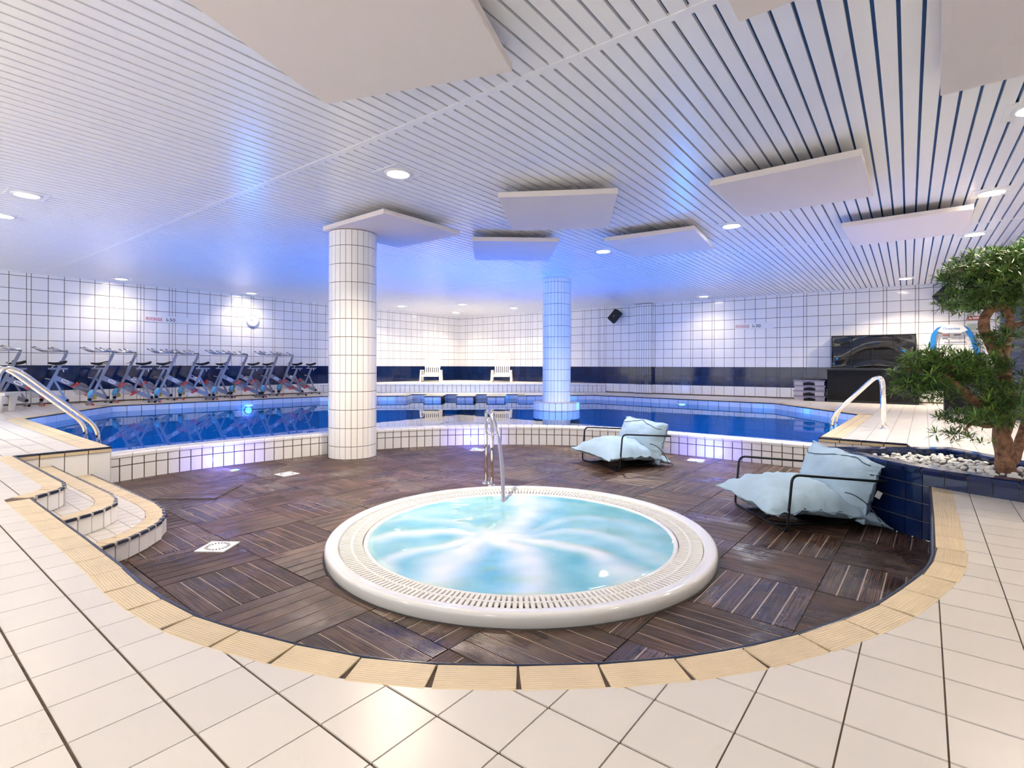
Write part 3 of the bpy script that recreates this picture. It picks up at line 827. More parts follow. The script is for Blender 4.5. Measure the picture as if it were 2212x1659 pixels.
# ------------------------------------------------------------------ round tiled columns
def column(label, x, y, R, z0, zphase, ncol=26, rowh=.27, ztop=ZC):
    col = empty('column', (x, y, 0), kind='structure', label=label)
    m = MB(); m.lathe([(R - .006, z0), (R - .006, ztop)], 52); m.build('core', 'grout', col, True)
    da = 2 * PI / ncol; ga = .0065 / R
    z = zphase
    while z > z0: z -= rowh
    edges = []
    while z < ztop: edges.append(z); z += rowh
    full = None; rest = MB()
    face_dir = math.atan2(-y, -x)
    for zi in edges:
        a0, a1 = max(zi, z0), min(zi + rowh, ztop)
        if a1 - a0 < .02: continue
        h = a1 - a0 - .008
        t = MB(); ns = 3
        def P(i, r, zz): an = -da / 2 + ga / 2 + (da - ga) * i / ns; return (r * math.cos(an), r * math.sin(an), zz)
        for i in range(ns):
            t.face([P(i, R, -h / 2), P(i + 1, R, -h / 2), P(i + 1, R, h / 2), P(i, R, h / 2)])
            t.face([P(i, R, h / 2), P(i + 1, R, h / 2), P(i + 1, R - .008, h / 2), P(i, R - .008, h / 2)])
            t.face([P(i, R - .008, -h / 2), P(i + 1, R - .008, -h / 2), P(i + 1, R, -h / 2), P(i, R, -h / 2)])
        t.face([P(0, R - .008, -h / 2), P(0, R, -h / 2), P(0, R, h / 2), P(0, R - .008, h / 2)])
        t.face([P(ns, R, -h / 2), P(ns, R - .008, -h / 2), P(ns, R - .008, h / 2), P(ns, R, h / 2)])
        me = t.mesh('column_tile', 'tile_white')
        for k in range(ncol):
            if math.cos(k * da - face_dir) > -.30: link('column_tile', me, col, (0, 0, (a0 + a1) / 2), (0, 0, k * da))
            else:
                R3 = Matrix.Rotation(k * da, 3, 'Z'); rest.cr = random.random()
                for f in t.f: rest.face([R3 @ Vector(t.v[i]) + Vector((0, 0, (a0 + a1) / 2)) for i in f])
    rest.build('column_tile_back', 'tile_white', col, kind='stuff')
    return col
near_col = column('thick round column of narrow white tiles standing on the wooden deck', -2.462, 8.09, .357, ZW, .019, 26, .272, 2.974)
far_col = column('white tiled round column standing in the pool', 1.13, 13.25, .355, -.10, .05, 26, .272)
ring = empty('column_ring', (1.13, 13.25, 0), kind='structure', label='low round tiled plinth around the column in the pool')
m = MB(); m.lathe([(.30, -1.5), (.575, -1.5), (.575, .045), (.30, .045)], 48); m.build('core', 'grout', ring)
for k in range(24):
    an = 2 * PI * k / 24
    for z0, z1 in ((-.135, .04), (-.36, -.145)):
        link('ring_tile', unit('tile_white'), ring, (.577 * math.cos(an), .577 * math.sin(an), (z0 + z1) / 2), (0, 0, an + PI / 2), (.141, .012, z1 - z0))
    m_ = link('ring_top_tile', unit('tile_white'), ring, (.47 * math.cos(an), .47 * math.sin(an), .046), (0, 0, an), (.20, .105, .012))

# ------------------------------------------------------------------ raised platform in the far corner
PF0, PF1 = Vector((-6.75, 18.25)), Vector((3.45, 19.25)); PT = .315
plat = empty('platform', (0, 0, 0), kind='structure', label='raised white platform in the far corner carrying two white loungers')
poly = [v2(PF0), v2(PF1), v2(COR)]
m = MB(); m.prism(poly, -.01, PT); m.build('core', 'platform_top', plat)
d = (PF1 - PF0); L = d.length; u = d / L; n = Vector((u.y, -u.x)); rz = math.atan2(u.y, u.x)
k = round(L / .165); w = L / k
bk = MB(); c = PF0 + u * L / 2 + n * .002; bk.box((c.x, c.y, PT / 2 - .01), (L, .004, PT), Matrix.Rotation(rz, 3, 'Z')); bk.build('riser_joints', 'grout', plat)
for i in range(k):
    c = PF0 + u * (w * (i + .5)) + n * .006
    link('riser_tile', unit('tile_white'), plat, (c.x, c.y, .125), (0, 0, rz), (w - .013, .010, .235))
    if i % 2 == 0:
        c = c + u * w * .5; link('edge_tile', unit('tile_white'), plat, (c.x, c.y, .283), (0, 0, rz), (2 * w - .013, .016, .062))

# ------------------------------------------------------------------ whirlpool
spa = empty('whirlpool', (SPA.x, SPA.y, ZW), label='large round white whirlpool tub sunk into the wooden deck', category='whirlpool')
ZR = .082                                    # rim above the deck
m = MB(); m.lathe([(1.17, -.10), (1.185, .025), (1.205, .050), (1.225, .055), (1.232, .046), (1.235, .02), (1.405, .02), (1.408, .056), (1.413, .068), (1.424, .073), (1.47, .077), (1.486, .076), (1.497, .070), (1.504, .060), (1.507, .046), (1.507, .012), (1.503, .0), (1.50, -.02)], 128)
m.build('rim', 'spa_acrylic', spa, True)
m = MB(); m.lathe([(1.235, .022), (1.40, .022)], 96); m.build('overflow_channel', 'drain_dark', spa)
g = MB(); NB = 250
for k in range(NB):
    an = 2 * PI * k / NB; R3 = Matrix.Rotation(an, 3, 'Z')
    for r0, r1 in ((1.237, 1.310), (1.322, 1.403)):
        g.box(R3 @ Vector(((r0 + r1) / 2, 0, .049)), (r1 - r0, .0215 * (r0 + r1) / 2.64, .016), R3)
g.lathe([(1.308, .058), (1.324, .058), (1.324, .034), (1.308, .034)], 96, closed=True)
g.build('overflow_grate', 'grate_white', spa, kind='stuff')
tl_ = MB(); tl_.lathe([(1.40, -.012), (1.518, -.012), (1.518, .001), (1.40, .001)], 96); tl_.build('sealing_ring', 'drain_dark', spa)
# foaming water: arms of foam drift out from the jets
WZ = ZW + .040; RW = 1.20
ctr = at(1075, 1163, WZ)
arms = [[(1040, 1160), (960, 1150), (870, 1153), (812, 1165)], [(1030, 1168), (930, 1185), (850, 1212), (820, 1235)], [(1045, 1172), (985, 1200), (945, 1250), (930, 1280)],
        [(1080, 1175), (1120, 1195), (1150, 1240), (1160, 1283)], [(1100, 1165), (1200, 1178), (1290, 1195), (1340, 1235), (1345, 1270)], [(1110, 1160), (1210, 1150), (1330, 1160), (1400, 1190), (1420, 1215)],
        [(1085, 1155), (1130, 1120), (1150, 1090), (1120, 1072)], [(1050, 1155), (960, 1125), (890, 1118), (840, 1130)], [(1130, 1150), (1250, 1120), (1340, 1130), (1410, 1150)]]
wts = [1.0, .9, 1.0, 1.0, 1.0, .55, .75, .40, .40]; wid = [.055, .06, .11, .10, .075, .07, .12, .07, .07]
poly_arms = [[Vector((*p[:2], 0)) for p in smooth_path([at(x, y, WZ) for x, y in a], 5)] for a in arms]
NA, NRr = 150, 56; V = [(0, 0, 0)]; Fc = []; foam = []
def foam_at(x, y):
    wx = SPA.x + x; wy = SPA.y + y; p = Vector((wx, wy, 0)); f = 0.0
    w = noise.noise((wx * 2.2, wy * 2.2, 1.7)) * .10; w2 = noise.noise((wx * 2.2, wy * 2.2, 8.3)) * .10
    q = p + Vector((w, w2, 0))
    for pts, wt, wd in zip(poly_arms, wts, wid):
        best = 9; bi = 0
        for i in range(len(pts) - 1):
            a, b_ = pts[i], pts[i + 1]; d = b_ - a; t = max(0, min(1, (q - a).dot(d) / max(d.length_squared, 1e-9))); e = (q - a - d * t).length
            if e < best: best = e; bi = (i + t) / (len(pts) - 1)
        wloc = wd * (1.0 + .9 * bi); f = max(f, wt * (1 - .35 * bi) * math.exp(-(best / wloc) ** 2))
    f = max(f, .95 * math.exp(-((q - Vector((ctr.x, ctr.y, 0))).length / .26) ** 2))
    r = math.hypot(x, y); f = max(f, .10 + .28 * noise.noise((wx * 1.1, wy * 1.1, 3.1)))
    f *= 1 + .35 * noise.noise((wx * 6, wy * 6, 5))
    return max(0, min(1, f))
foam.append(foam_at(0, 0))
for j in range(1, NRr + 1):
    r = RW * j / NRr
    for k in range(NA):
        an = 2 * PI * k / NA; x, y = r * math.cos(an), r * math.sin(an); f = foam_at(x, y)
        V.append((x, y, .012 * f + .006 * noise.noise((x * 5, y * 5, 0)) if j < NRr else 0)); foam.append(f)
for k in range(NA): Fc.append([0, 1 + k, 1 + (k + 1) % NA])
for j in range(NRr - 1):
    for k in range(NA):
        k2 = (k + 1) % NA; Fc.append([1 + j * NA + k, 1 + (j + 1) * NA + k, 1 + (j + 1) * NA + k2, 1 + j * NA + k2])
me = bpy.data.meshes.new('spa_water'); me.from_pydata(V, [], Fc); me.attributes.new('foam', 'FLOAT', 'POINT').data.foreach_set('value', foam)
me.materials.append(MATS['spa_water']); me.polygons.foreach_set('use_smooth', [True] * len(Fc)); me.update()
link('spa_water', me, None, (SPA.x, SPA.y, WZ), kind='stuff', label='turquoise bubbling water with white foam swirls in the whirlpool', category='water')
# grab rail of the whirlpool
P1, P2 = at(1050, 1044, ZW), at(1062, 1049, ZW)
hr = empty('spa_handrail', (P1.x, P1.y, ZW), label='polished steel handrail curving down into the whirlpool', category='handrail')
def loc(p): return Vector(p) - Vector((P1.x, P1.y, ZW))
top = .86
m = MB(); m.tube([(0, 0, 0), (0, 0, top)], .021, 12); m.build('post', 'chrome', hr, True)
o = loc(P2); m = MB(); m.tube([(o.x, o.y, 0), (o.x, o.y, top - .045)], .021, 12); m.build('post', 'chrome', hr, True)
rail = smooth_path([(0, 0, top - .02), loc(atY(1056, 889, 6.1)), loc(atY(1066, 906, 5.98)), loc(atY(1076, 940, 5.84)), loc(atY(1082, 985, 5.65)), loc(atY(1086, 1040, 5.42)), loc(atY(1087, 1085, 5.22)), loc(atY(1087, 1112, 5.10))], 6)
m = MB(); m.tube(rail, .021, 12); m.build('rail', 'chrome', hr, True)
for q in (Vector((0, 0, 0)), o):
    m = MB(); m.lathe([(.0, .012), (.040, .012), (.046, .0)], 20, (q.x, q.y, 0)); m.build('base_flange', 'chrome', hr, True)

# ------------------------------------------------------------------ drains and floor spots in the wooden deck
def drain(label, c, rz, sz=.22):
    d = empty('floor_drain', (c[0], c[1], ZW), rz, label=label, category='drain')
    m = MB(); m.box((0, 0, .002), (sz, sz, .010)); m.build('plate', 'sign_white', d)
    for k in range(22):
        an = 2 * PI * k / 22; R3 = Matrix.Rotation(an, 3, 'Z')
        m = MB(); m.box(R3 @ Vector((sz * .34, 0, .0068)), (sz * .11, .010, .002), R3); m.build('slot', 'drain_dark', d)
drain('square white slotted drain in front of the rounded stairs', at(470, 1182, ZW), -.03, .225)
drain('square white slotted drain near the base of the thick column', at(620, 1024.5, ZW), -.60, .22)
drain('square white slotted drain behind the two bean bag chairs', at(1503, 995, ZW), -.55, .22)
drain('square white slotted drain beyond the whirlpool handrail', at(1033, 972, ZW), -.3, .22)
def spot(label, px, py, inset):
    p = at(px, py, ZW); best = min(walk(NWALL, .05), key=lambda q: (q[0] - Vector((p.x, p.y))).length)
    n = Vector((best[1].y, -best[1].x)); c = best[0] + n * inset
    s = empty('floor_spot', (c.x, c.y, ZW), label=label, category='lamp', group='blue floor spots along the pool wall')
    m = MB(); m.lathe([(.0, .010), (.045, .010)], 20); m.build('lens', 'lamp_cyan', s)
    m = MB(); m.lathe([(.045, .011), (.060, .009), (.062, .0)], 20); m.build('ring', 'chrome', s, True)
    for kind, col, e, sz, blend in (('cyan', (.02, .50, 1.0), 2.6, 1.1, 1.0), ('blue', (.15, .14, 1.0), 20, 2.4, 1.0)):
        ld = bpy.data.lights.new('floor_spot_' + kind, 'SPOT'); ld.energy = e; ld.color = col; ld.spot_size = sz; ld.spot_blend = blend; ld.shadow_soft_size = .04
        lo = bpy.data.objects.new('spot_light', ld); COL.objects.link(lo); lo.parent = s; lo.location = (0, 0, .03)
        up = Vector((-n.x * .95, -n.y * .95, .22)) if kind == 'cyan' else Vector((-n.x * .98, -n.y * .98, .02))
        lo.rotation_euler = up.to_track_quat('-Z', 'Y').to_euler()
spot('blue floor spot at the pool wall left of the thick column', 475, 1002, .46)
spot('blue floor spot at the pool wall behind the whirlpool handrail', 1022, 957, .46)
spot('blue floor spot at the pool wall between the two bean bag chairs', 1543, 985, .46)

# ------------------------------------------------------------------ underwater lamps
def pool_lamp(label, p, n, power=1.0, spread=170, col=(.01, .50, 1.0)):
    s = empty('underwater_lamp', (p[0], p[1], p[2]), label=label, category='lamp', group='underwater pool lamps')
    q = Vector(n).to_track_quat('Z', 'Y').to_matrix()
    m = MB(); m.lathe([(.0, .022), (.085, .022)], 24); m.v = [tuple(q @ Vector(v)) for v in m.v]; m.build('lens', 'lamp_blue', s)
    m = MB(); m.lathe([(.085, .026), (.115, .022), (.12, .0)], 24); m.v = [tuple(q @ Vector(v)) for v in m.v]; m.build('ring', 'chrome', s, True)
    ld = bpy.data.lights.new('underwater', 'AREA'); ld.shape = 'DISK'; ld.size = .35; ld.energy = BLUE_W * power; ld.color = col; ld.spread = math.radians(spread)
    lo = bpy.data.objects.new('lamp_light', ld); COL.objects.link(lo); lo.parent = s; lo.location = Vector(n) * .08
    lo.rotation_euler = Vector(n).to_track_quat('-Z', 'Y').to_euler()
pool_lamp('underwater lamp on the left side of the pool below the bikes', (*ab(-14.72, 7.0), -.30), (*(E1 * .9), .1), .2)
pool_lamp('underwater lamp on the far right side of the pool', (5.02, 15.39, -.30), (*(-E2 * .9), .1), .2)
for lb, a, b_ in (('added unseen floor lamp in the middle of the pool, tints the ceiling', -8.3, 8.6), ('added unseen floor lamp in front of the far recess, tints the ceiling', -8.2, 11.6)):
    pool_lamp(lb, (*ab(a, b_), -1.48), (0, 0, 1), .33, 92, (.02, .22, 1.0))  # unseen lamps added to throw blue onto the ceiling
for lb, p, nv in (('added unseen underwater lamp behind the curved wall left of the thick column', (-3.75, 7.95), (-.5, .8)), ('added unseen underwater lamp behind the middle of the curved wall', (.1, 9.62), (0, 1)),
                  ('added unseen underwater lamp behind the curved wall at its right end', (3.3, 8.2), (.6, .8)), ('added unseen underwater lamp below the left ladder', ab(-10.6, 2.02), (E2.x, E2.y)), ('added unseen underwater lamp below the right ladder', ab(-1.03, 10.9), (-E1.x, -E1.y))):
    pool_lamp(lb, (p[0], p[1], -.62), (nv[0], nv[1], -.12), .34)  # unseen lamps added to brighten the pool basin

# ------------------------------------------------------------------ ceiling downlights
def downlight(label, px, py, cool=False, p=None, power=1.0):
    p = at(px, py, ZC) if p is None else p
    s = empty('ceiling_downlight', (p.x, p.y, ZC), label=label, category='lamp', group='round ceiling downlights')
    m = MB(); m.lathe([(.0, -.016), (.125, -.016)], 28); m.v = m.v[:]; m.f = [f[::-1] for f in m.f]; m.build('lens', 'lamp_cool' if cool else 'lamp_warm', s)
    m = MB(); m.lathe([(.125, -.018), (.150, -.016), (.160, -.004), (.160, .004)], 28); m.f = [f[::-1] for f in m.f]; m.build('ring', 'white_metal', s, True)
    m = MB(); m.box((0, 0, .0), (.40, .40, .012), Matrix.Rotation(math.atan2(C1.y, C1.x), 3, 'Z')); m.build('mounting_plate', 'white_metal', s)
    ld = bpy.data.lights.new('downlight', 'AREA'); ld.shape = 'DISK'; ld.size = .22; ld.spread = math.radians(128); ld.energy = LAMP_W * (.55 if cool else 1.0) * power; ld.color = (.82, .93, 1.0) if cool else (1.0, .85, .66)
    lo = bpy.data.objects.new('lamp_light', ld); COL.objects.link(lo); lo.parent = s; lo.location = (0, 0, -.03)
for lb, x, y, cool, *pw in (('bright warm downlight high at the left edge of the ceiling', 58, 420, False, .36), ('cool white downlight cut off by the left edge', 5, 465, True, .5),
        ('warm downlight between the big hanging panel and the thick column', 860, 374, False), ('warm downlight above the left depth sign', 262, 602, False, .16),
        ('warm downlight above the wall clock', 543, 633, False, .16), ('warm downlight beside the hanging panel right of the pool column', 1303, 542, False),
        ('cool white downlight under the right hanging panels', 1580, 487, True), ('warm downlight at the far right above the tree', 2143, 415, False, .5),
        ('warm downlight just above the tree crown', 2105, 505, False, .45), ('warm downlight above the black framed screen', 1956, 601, False),
        ('warm downlight left of the right depth sign', 1520, 640, False, .16), ('warm downlight right of the thick column near the far corner', 867, 661, False, .42),
        ('cool white downlight near the far corner', 998, 657, True), ('warm downlight closest to the far corner', 985, 675, False, .42), ('warm downlight left of the pool column near the back wall', 1110, 665, False, .42)):
    downlight(lb, x, y, cool, None, pw[0] if pw else 1.0)
for a, b_ in ((-9.1, -1.6), (-4.65, -1.2), (-.6, -1.4), (.9, 3.6), (-13.2, -.6), (.85, 6.2)):  # unseen downlights added to brighten the foreground
    downlight('added warm ceiling downlight out of view', 0, 0, False, cab(a, b_, ZC), .32)

# ------------------------------------------------------------------ hanging acoustic panels
def panel(label, c, ang, sx=1.46, sy=1.46, z=2.98):
    s = empty('acoustic_panel', (c[0], c[1], z), math.radians(ang), label=label, category='ceiling panel', group='hanging white acoustic panels')
    h = .068; bv = .006; m = MB()
    X, Y = sx / 2, sy / 2
    prof = [(0, 0, .0), (-bv, 0, 0)]
    def loop(e, zz): return [(-X + e, -Y + e, zz), (X - e, -Y + e, zz), (X - e, Y - e, zz), (-X + e, Y - e, zz)]
    Ls = [loop(bv, 0), loop(0, bv), loop(0, h - bv), loop(bv, h)]
    m.face(Ls[0][::-1]); m.face(Ls[3])
    for A, B in zip(Ls[:-1], Ls[1:]):
        for i in range(4): m.face([A[i], A[(i + 1) % 4], B[(i + 1) % 4], B[i]])
    m.build('board', 'panel_fabric', s)
    for sx_ in (-1, 1):
        for sy_ in (-1, 1):
            w = MB(); w.tube([(sx_ * X * .7, sy_ * Y * .7, h), (sx_ * X * .7, sy_ * Y * .7, ZC - z)], .003, 6); w.build('wire', 'steel_grey', s)
            w = MB(); w.lathe([(0, h + .012), (.02, h + .012), (.02, h)], 12, (sx_ * X * .7, sy_ * Y * .7, 0)); w.build('anchor', 'steel_grey', s)
panel('largest hanging white panel overhead at the top of the view', (-.955, 3.125), -17.5, 1.52, 1.5)
panel('hanging white panel turned corner-on above the thick column', (-1.83, 7.98), -38.5, 1.45, 1.45)
panel('hanging white panel in the middle of the ceiling', (.62, 6.99), -6.5, 1.42, 1.55)
panel('small looking hanging white panel above and left of the pool column', (.02, 9.28), 2.5, 1.42, 1.55)
panel('hanging white panel right of the pool column beside a bright downlight', (2.49, 8.77), -31.5, 1.42, 1.5)
panel('wide hanging white panel at the upper right', (3.25, 6.05), -37.8, 1.43, 1.53)
panel('hanging white panel at the right above the tree side', (5.82, 7.75), -38.5, 1.45, 1.5)
panel('hanging white panel cut off by the upper right corner', (3.31, 2.90), -39, 1.45, 1.45)
panel('hanging white panel barely showing at the top edge', (1.46, 2.07), -38, 1.45, 1.45)

# ------------------------------------------------------------------ planter, pebbles, tree
planter = empty('planter', (0, 0, 0), kind='structure', label='glossy navy tiled planter with white pebbles beside the front bean bag chair')
PZ = .145
inner = offset_loop(PLANTER, [.115] * len(PLANTER), 1 if area2(PLANTER) < 0 else -1)
b = MB(); n = len(PLANTER)
for i in range(n):
    p, q, r, s = PLANTER[i], PLANTER[(i + 1) % n], inner[(i + 1) % n], inner[i]
    b.face([(p[0], p[1], ZW), (q[0], q[1], ZW), (q[0], q[1], PZ - .02), (p[0], p[1], PZ - .02)])
    b.face([(p[0], p[1], PZ - .02), (q[0], q[1], PZ - .02), (r[0], r[1], PZ - .02), (s[0], s[1], PZ - .02)])
    b.face([(s[0], s[1], PZ - .02), (r[0], r[1], PZ - .02), (r[0], r[1], -.2), (s[0], s[1], -.2)])
b.build('core', 'grout_light', planter)
def planter_tiles(A, B, side, z_from, z_list, inner_face):
    A, B = Vector(A), Vector(B); d = B - A; L = d.length; u = d / L; nn = Vector((u.y, -u.x)) * side; rz = math.atan2(u.y, u.x)
    k = max(1, round(L / .15)); w = L / k
    for i in range(k):
        c = A + u * w * (i + .5) + nn * .004
        for z0, z1 in z_list:
            link('planter_tile', unit('tile_navy'), planter, (c.x, c.y, (z0 + z1) / 2), (0, 0, rz), (w - .005, .012, z1 - z0 - .005))
def planter_cap(A, B, side):
    A, B = Vector(A), Vector(B); d = B - A; L = d.length; u = d / L; nn = Vector((u.y, -u.x)) * side; rz = math.atan2(u.y, u.x)
    k = max(1, round(L / .15)); w = L / k
    prof = [(.030, -.055), (.034, -.02), (.028, -.006), (.012, 0), (-.11, 0), (-.124, -.012), (-.124, -.045)]
    m = MB()
    for j in range(len(prof) - 1):
        (y0, z0), (y1, z1) = prof[j], prof[j + 1]
        m.face([(-w / 2 + .003, y0 * side, z0), (w / 2 - .003, y0 * side, z0), (w / 2 - .003, y1 * side, z1), (-w / 2 + .003, y1 * side, z1)][::(1 if side > 0 else -1)])
    me = m.mesh('cap_tile', 'tile_navy')
    for i in range(k):
        c = A + u * w * (i + .5); o = link('cap_tile', me, planter, (c.x, c.y, PZ), (0, 0, rz), (1, -1, 1))
side = 1 if area2(PLANTER) > 0 else -1
rows_out = [(ZW, ZW + .145), (ZW + .145, ZW + .29), (ZW + .29, ZW + .435), (ZW + .435, PZ - .045)]
for i in range(n):
    if i in (6, 7): continue
    p, q = PLANTER[i], PLANTER[(i + 1) % n]
    planter_tiles(p, q, side, 0, rows_out, False)
    planter_cap(p, q, side)
    planter_tiles(inner[i], inner[(i + 1) % n], -side, 0, [(.0, PZ - .045)], True)
soil = MB()
for t in Region(inner).tris: soil.face([(p[0], p[1], .055) for p in t[0]])
soil.build('soil', 'soil', planter)
pebs = []
for k in range(3):
    m = MB(); rs = (.026, .020, .014); sd = k * 7.3
    m.grid(lambda u, v: tuple(Vector((math.cos(u * 2 * PI) * math.sin(v * PI) * rs[0], math.sin(u * 2 * PI) * math.sin(v * PI) * rs[1], math.cos(v * PI) * rs[2])) * (1 + .14 * noise.noise((math.cos(u * 2 * PI) + sd, math.sin(u * 2 * PI), v * 2)))), 8, 5, True)
    pebs.append(m.mesh('white_pebble', 'pebble', True))
ireg = Region(offset_loop(inner, [.03] * n, 1 if area2(inner) < 0 else -1)); cnt = 0; tries = 0; placed = []
random.seed(3)
while cnt < 300 and tries < 12000:
    tries += 1
    p = (random.uniform(3.2, 4.35), random.uniform(3.45, 5.2))
    if not ireg.inside(p): continue
    if p[0] > 4.1 and random.random() < .5: continue
    near = sum(1 for q in placed if math.dist(p, q) < .034)
    if near > 2: continue
    placed.append(p); s = random.uniform(.8, 1.25)
    z = .082 + near * .013 + random.uniform(0, .006) + .03 * max(0, 1 - math.dist(p, (3.75, 4.25)) / .7)
    link('white_pebble', pebs[cnt % 3], None, (p[0], p[1], z), (random.uniform(-.3, .3), random.uniform(-.3, .3), random.uniform(0, 6)), (s, s, s),
         label='small smooth white pebble lying in the navy planter around the tree', category='pebble', group='white pebbles in the planter'); cnt += 1

TY = 4.22
def tp(px, py, dy=0.0): return atY(px, py, TY + dy)
base = tp(2172, 1016)
tree = empty('bonsai_tree', base, label='podocarpus tree with twisted trunk and narrow leaf tufts in the planter', category='tree')
def branch(name, pts, rad, sub=5, nseg=9):
    P = smooth_path([p - base for p in pts], sub); R = []
    for i in range(len(P)):
        t = i / (len(P) - 1) * (len(rad) - 1); k = min(int(t), len(rad) - 2); R.append((rad[k] * (1 - (t - k)) + rad[k + 1] * (t - k)) * (1 + .16 * noise.noise(P[i] * 22)))
    P = [p + Vector((noise.noise(p * 14), noise.noise(p * 14 + Vector((5, 0, 0))), 0)) * .008 for p in P]
    m = MB(); m.tube(P, R, nseg); m.build(name, 'bark', tree, True)
branch('trunk', [tp(2172, 1024), tp(2170, 985), tp(2164, 940), tp(2176, 890), tp(2172, 840), tp(2166, 800), tp(2164, 770)], [.072, .062, .060, .058, .052, .048, .046])
branch('branch', [tp(2164, 790), tp(2148, 755), tp(2128, 718), tp(2127, 690), tp(2142, 668), tp(2168, 660), tp(2190, 640, .05)], [.046, .042, .038, .036, .034, .030, .022])
branch('branch', [tp(2166, 780), tp(2174, 745), tp(2182, 712), tp(2178, 680), tp(2168, 655), tp(2150, 620, -.05)], [.036, .033, .031, .028, .026, .018])
branch('branch', [tp(2168, 905), tp(2140, 888), tp(2100, 862, -.08), tp(2062, 828, -.12), tp(2028, 806, -.12), tp(1990, 790, -.10), tp(1955, 805, -.05)], [.046, .038, .033, .030, .024, .016, .010])
branch('branch', [tp(2068, 832, -.12), tp(2050, 805, -.05), tp(2040, 785, 0)], [.024, .018, .010])
branch('branch', [tp(2160, 915), tp(2130, 920, -.12), tp(2100, 915, -.18), tp(2085, 930, -.2)], [.026, .020, .014, .008])
branch('branch', [tp(2185, 1000), tp(2200, 960, .05), tp(2216, 915, .08), tp(2226, 860, .1)], [.042, .036, .032, .026])
branch('branch', [tp(2182, 705), tp(2205, 700, .05), tp(2225, 690, .08)], [.022, .018, .012])
def tuft_mesh(L, n, matname, seed):
    rnd = random.Random(seed); m = MB()
    for k in range(n):
        an = 2 * PI * k / n + rnd.uniform(-.3, .3); el = rnd.uniform(-.25, 1.15); l = L * rnd.uniform(.7, 1.15); w = .0044 * rnd.uniform(.8, 1.2)
        d = Vector((math.cos(an) * math.cos(el), math.sin(an) * math.cos(el), math.sin(el))); sd = d.cross(Vector((0, 0, 1)))
        if sd.length < .1: sd = Vector((1, 0, 0))
        sd.normalize(); dr = Vector((0, 0, -1)) * .18 * l
        a, b_, c = d * l * .12, d * l * .55 + dr * .25, d * l + dr
        m.face([a - sd * w * .4, b_ - sd * w, b_ + sd * w, a + sd * w * .4]); m.face([b_ - sd * w, c, b_ + sd * w])
    return m
tufts = [tuft_mesh(.086, 19, 'leaf', k) for k in range(6)]
def pad(px, py, rx, ry, n, dy=0.0, depth=.26, young=.22):
    c = tp(px, py, dy); s = TY / F; RX, RZ = rx * s, ry * s
    rnd = random.Random(int(px * 7 + py)); a = MB(); y = MB(); tw = MB()
    for k in range(n):
        while True:
            q = Vector((rnd.uniform(-1, 1), rnd.uniform(-1, 1), rnd.uniform(-1, 1)))
            if q.length < 1 and (q.length > .45 or rnd.random() < .4): break
        o = c + Vector((q.x * RX, q.y * depth, q.z * RZ)) - base
        t = rnd.choice(tufts); sc = rnd.uniform(.75, 1.2); R3 = Matrix.Rotation(rnd.uniform(0, 6.28), 3, 'Z') @ Matrix.Rotation(rnd.uniform(-.7, .7), 3, 'X') @ Matrix.Rotation(rnd.uniform(-.5, .5), 3, 'Y')
        M_ = y if (rnd.random() < young and q.z > -.3) else a; M_.cr = rnd.random()
        for f in t.f: M_.face([R3 @ Vector(t.v[i]) * sc + o for i in f])
        if k % 3 == 0: tw.tube([o, o * .0 + (c - base) * .25 + o * .75 + Vector((0, 0, -.02))], .0028, 5, False)
    a.build('foliage', 'leaf', tree, kind='stuff'); 
    if y.v: y.build('foliage', 'leaf_young', tree, kind='stuff')
    tw.build('twigs', 'bark', tree, kind='stuff')
pad(2150, 572, 82, 36, 150, .05); pad(2205, 560, 40, 40, 70, .05); pad(2105, 590, 55, 28, 75, -.05); pad(2180, 618, 85, 32, 130, -.08, young=.4)
pad(2090, 650, 45, 28, 60, -.05); pad(2130, 655, 55, 24, 60, .10); pad(2204, 705, 22, 55, 50, .1); pad(2225, 640, 30, 60, 60, .05)
pad(2018, 783, 62, 26, 95, -.12); pad(1978, 815, 38, 32, 60, -.08); pad(2060, 800, 55, 24, 60, -.05); pad(1995, 845, 48, 28, 54, -.06); pad(2110, 790, 50, 24, 55, 0); pad(2085, 815, 40, 20, 35, -.1, young=.5)
pad(2165, 860, 40, 34, 55, -.14); pad(2195, 850, 34, 40, 55, -.05); pad(2145, 895, 34, 22, 36, -.14); pad(2090, 905, 40, 16, 42, -.18); pad(2080, 945, 24, 12, 12, -.2); pad(2160, 735, 30, 20, 22, -.1)

